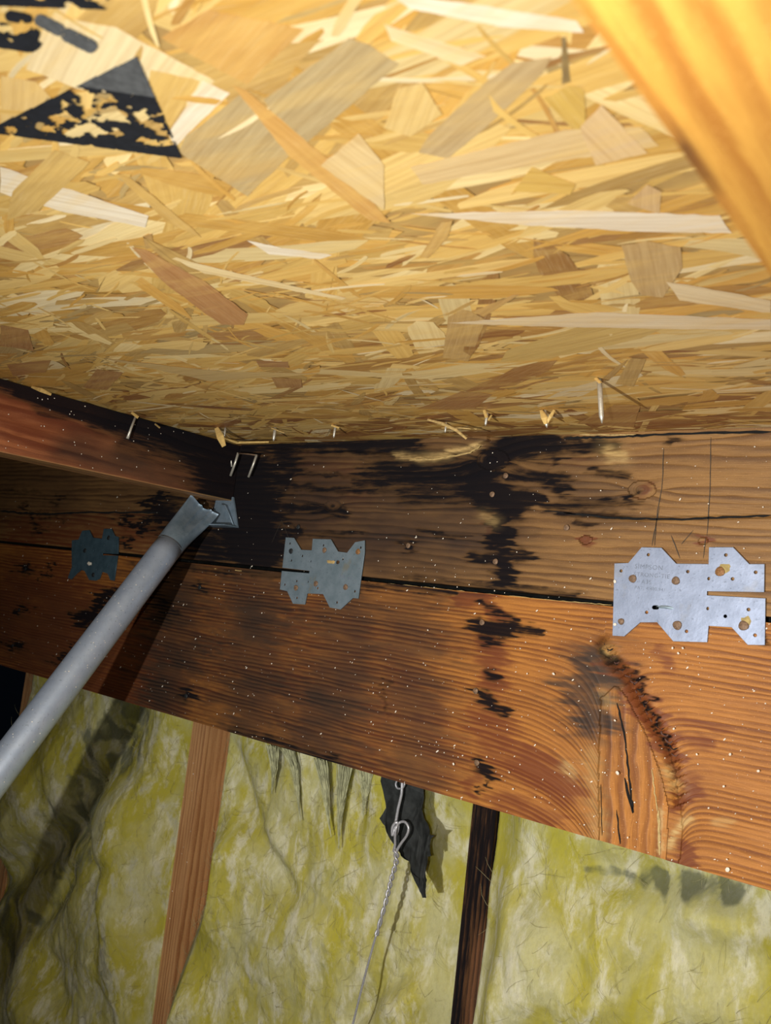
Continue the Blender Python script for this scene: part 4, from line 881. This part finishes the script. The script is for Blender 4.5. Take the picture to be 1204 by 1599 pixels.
# hanging wisps at the top of the middle batt (parts of it)
def wisp(pts, wid, y0):
    P = [onY(a, b, y0) for a, b in pts]; n = len(P); parts = []
    for k in range(70):
        off = random.uniform(-.5, .5); dy = random.uniform(-.006, .004); cut = random.uniform(.55, 1.0) if abs(off) > .2 else random.uniform(.8, 1.05); path = []
        for i in range(7):
            q = i / 6 * min(cut, 1); t_ = q * (n - 1); a = min(int(t_), n - 2); p = P[a] + (P[a + 1] - P[a]) * (t_ - a)
            path.append(p + np.array([off * wid * (1 - q) ** 1.2 + random.gauss(0, .0006), dy * (1 - q), random.gauss(0, .0005)]))
        parts.append(tube(path, [random.uniform(.0003, .0009) * (1 - .8 * i / 6) for i in range(7)], 4, False))
    V, Fc = join(parts)
    return link('hanging_tuft', mesh('hanging_tuft', V, Fc, [M['wispm']], None, True), battm)
M['wispm'] = plain('grey_fibre_tuft', (0.62, 0.62, 0.38), 0.95, 0, 120, .4, .3, .1)
wisp([(452, 1170), (462, 1200), (466, 1240), (468, 1282)], .022, 0.088); wisp([(500, 1185), (507, 1225), (512, 1270), (517, 1306)], .016, 0.084)
wisp([(540, 1192), (534, 1235), (530, 1280), (529, 1325)], .024, 0.086); wisp([(425, 1165), (428, 1200), (424, 1240)], .02, 0.09); wisp([(575, 1200), (572, 1235), (566, 1275)], .022, 0.09)

# ================================================================== WIRE AND TORN PAPER
YW = 0.046
wr = empty('hanging_wire', tuple(onY(600, 1400, YW)), 'twisted grey metal wire with knotted loop hanging below the header', 'wire')
def spline_pts(pts, n=10):
    P = [Vector(p) for p in pts]; out = []
    for i in range(len(P) - 1):
        p0, p1, p2, p3 = P[max(i - 1, 0)], P[i], P[i + 1], P[min(i + 2, len(P) - 1)]
        for k in range(n):
            t_ = k / n; out.append(0.5 * ((2 * p1) + (p2 - p0) * t_ + (2 * p0 - 5 * p1 + 4 * p2 - p3) * t_ ** 2 + (3 * p1 - p0 - 3 * p2 + p3) * t_ ** 3))
    out.append(P[-1]); return out
def wpart(name, pts, r, n=10):
    P = spline_pts([onY(a, b, y) for a, b, y in pts], n); V, Fc = tube(P, r, 9); return link(name, mesh(name, V, Fc, [M['wire']], None, True), wr)
wpart('upper_loop', [(628, 1222, YW), (627, 1240, YW), (622, 1262, YW), (618, 1284, YW), (616, 1296, YW - .002), (613, 1304, YW - .003), (613, 1292, YW - .004), (619, 1284, YW - .003), (622, 1290, YW - .001), (620, 1300, YW + .002), (616, 1306, YW)], 0.0017)
wpart('lower_loop', [(615, 1330, YW), (617, 1318, YW - .001), (617, 1304, YW - .004), (619, 1292, YW - .004), (625, 1284, YW), (633, 1284, YW), (638, 1293, YW), (635, 1305, YW), (627, 1316, YW), (621, 1326, YW), (617, 1336, YW)], 0.0015)
axis_pts = [(618, 1326), (619, 1345), (612, 1370), (606, 1395), (598, 1425), (588, 1460)]
ax3 = spline_pts([onY(a, b, YW) for a, b in axis_pts], 16)
for phs in (0, math.pi):
    P = []
    for i, p in enumerate(ax3):
        q = i / (len(ax3) - 1); an = phs + q * 2 * math.pi * 5.2; r_ = .0021 * (1 - .35 * q); P.append(p + Vector((math.cos(an) * r_, math.sin(an) * r_, 0)))
    V, Fc = tube(P, 0.00135, 8); link('twisted_strand', mesh('twisted_strand', V, Fc, [M['wire']], None, True), wr)
wpart('straight_length', [(588, 1458, YW), (575, 1505, YW), (562, 1555, YW), (550, 1604, YW), (530, 1680, YW)], 0.00125, 6)
wpart('top_eye', [(622, 1216, YW + .003), (618, 1224, YW), (621, 1231, YW), (629, 1230, YW), (632, 1222, YW), (628, 1214, YW + .004)], 0.0011, 6)

def paper():
    out = [(598, 1205), (665, 1212), (662, 1240), (662, 1262), (668, 1280), (674, 1302), (682, 1304), (676, 1310), (673, 1320), (673, 1336), (668, 1338), (667, 1322), (664, 1340), (663, 1362), (667, 1374), (667, 1390), (666, 1402), (660, 1402), (655, 1388), (655, 1372), (642, 1362), (636, 1346), (625, 1336), (614, 1322), (606, 1308), (600, 1290), (594, 1278), (602, 1262), (606, 1240)]
    V = []; n = len(out)
    for k, (a, b) in enumerate(out):
        V.append(onY(a, b, 0.060 + 0.004 * math.sin(a * .15 + b * .07)))
    cx = [onY(a, b, 0.050 + 0.003 * math.sin(b * .1)) for a, b in ((632, 1225), (632, 1260), (636, 1295), (642, 1325), (652, 1355), (662, 1385))]
    bm = bmesh.new(); vs = [bm.verts.new(p) for p in V]; bm.faces.new(vs); bmesh.ops.triangulate(bm, faces=bm.faces[:])
    bmesh.ops.subdivide_edges(bm, edges=bm.edges[:], cuts=3, use_grid_fill=True)
    bmesh.ops.triangulate(bm, faces=bm.faces[:])
    for v in bm.verts:
        nn = float(fbm(np.array(v.co.x * 60), np.array(v.co.z * 45), 5, 4)) - .5; v.co.y += nn * 0.018
    for lo, hi in (((-1.90, 0.0415, 0.012), (0.15, 0.0420, 0.36)), ((onY(603, 1205, .04)[0], 0.0415, -0.002), (onY(660, 1212, .04)[0], 0.0420, 0.013))):  # unseen backing added behind the boards so the seam gap stays dark
        bv, bf = box_vf(lo, hi); bvs = [bm.verts.new(p) for p in bv]
        for q in bf: bm.faces.new([bvs[i] for i in q])
    me = bpy.data.meshes.new('paper_and_seam_backing'); bm.to_mesh(me); bm.free(); me.materials.append(M['paper'])
    o = link('tar_paper_and_seam_backing', me, None, tuple(onY(636, 1215, .058)))
    s = o.modifiers.new('thickness', 'SOLIDIFY'); s.thickness = 0.0006; s.offset = 0
    tag(o, 'torn black tar paper scrap hanging behind the knotted wire, with added backing that darkens the board seam', 'paper'); return o
paper()

# ================================================================== DUST
def dust():
    parts = []
    def fleck(P, nrm, r, el=1.0, an=0.0):
        nrm = np.array(nrm, float); nrm /= np.linalg.norm(nrm); a = np.cross(nrm, [0.3, 0.2, 1]); a /= np.linalg.norm(a); b = np.cross(nrm, a)
        V = [tuple(P + nrm * r * .5)]
        for k in range(6):
            q = 2 * math.pi * k / 6; u = math.cos(q) * r * el; v = math.sin(q) * r; V.append(tuple(P + a * (u * math.cos(an) - v * math.sin(an)) + b * (u * math.sin(an) + v * math.cos(an))))
        parts.append((V, [(0, 1 + k, 1 + (k + 1) % 6) for k in range(6)]))
    for (x, y, r) in ((964, 1207, .0020), (1136, 1358, .0022), (1050, 1012, .0012), (1066, 1012, .0011), (1059, 1020, .0012), (864, 1052, .0014), (708, 1193, .0015), (865, 1053, .0010), (1140, 1178, .0013), (1184, 1204, .0013),
                      (1130, 1228, .0011), (1088, 1178, .0010), (1052, 1138, .0011), (960, 1125, .0011), (852, 1031, .0009), (823, 1052, .0009), (668, 984, .0010), (760, 1182, .0010), (795, 1206, .0010), (960, 908, .0018), (960, 975, .0018), (938, 766, .0008),
                      (801, 1232, .0011), (835, 1245, .0009), (941, 1206, .0007), (980, 1308, .0009), (1135, 1342, .0008)):
        fleck(onY(x, y, -0.0046), (0, -1, 0), r * .75, 1.25, random.uniform(0, 3))
    for k in range(1100):
        x = random.uniform(0, 1204); t_ = random.random() ** .8; yt = 700 - .02 * x; yb = 1040 + .29 * x; y = yt + (yb - yt) * t_
        if random.random() < 0.35 and y < 900: continue
        P = onY(x, y, -0.0022)
        if P[0] < RX + .01 and y < 770: continue
        r = random.choice((.0002, .00022, .00028, .0003, .0004, .0006)) * (1.0 + .4 * max(0, -P[0] - .3))
        fleck(P, (0, -1, 0), r, random.choice((1, 1, 1.5, 2.4)), random.uniform(0.6, 1.4))
    for k in range(60):
        P = onX(random.uniform(0, 300), random.uniform(620, 760), RX + .0012)
        if P[2] > RZ + .003 and P[2] < TOP - .004: fleck(P, (1, 0, 0), random.uniform(.0003, .0007), 1.3, random.uniform(0, 3))
    for k in range(90):                                   # on the pole
        s = random.uniform(0.1, Lp + .05); an = random.uniform(-1.3, 1.3); nn = face * math.cos(an) + side * math.sin(an)
        fleck(np.array(A + dirn * s + nn * (RP + .0001)), tuple(nn), random.uniform(.0002, .0006), 1.2, random.uniform(0, 3))
    for k in range(50):
        x = random.uniform(250, 360); y = random.uniform(1150, 1500); P = onY(x, y, YS - .0008)
        if xat(300, 1140, YS) < P[0] < xat(322, 1142, YS): fleck(P, (0, -1, 0), random.uniform(.0005, .0011), 1.2)
    V, Fc = join(parts); o = link('dust_specks', mesh('dust_specks', V, Fc, [M['dust']]), None, (-0.5, -0.003, 0.1)); o['kind'] = 'stuff'
    tag(o, 'pale specks of dust and fibre stuck over the header boards and pole', 'dust')
dust()
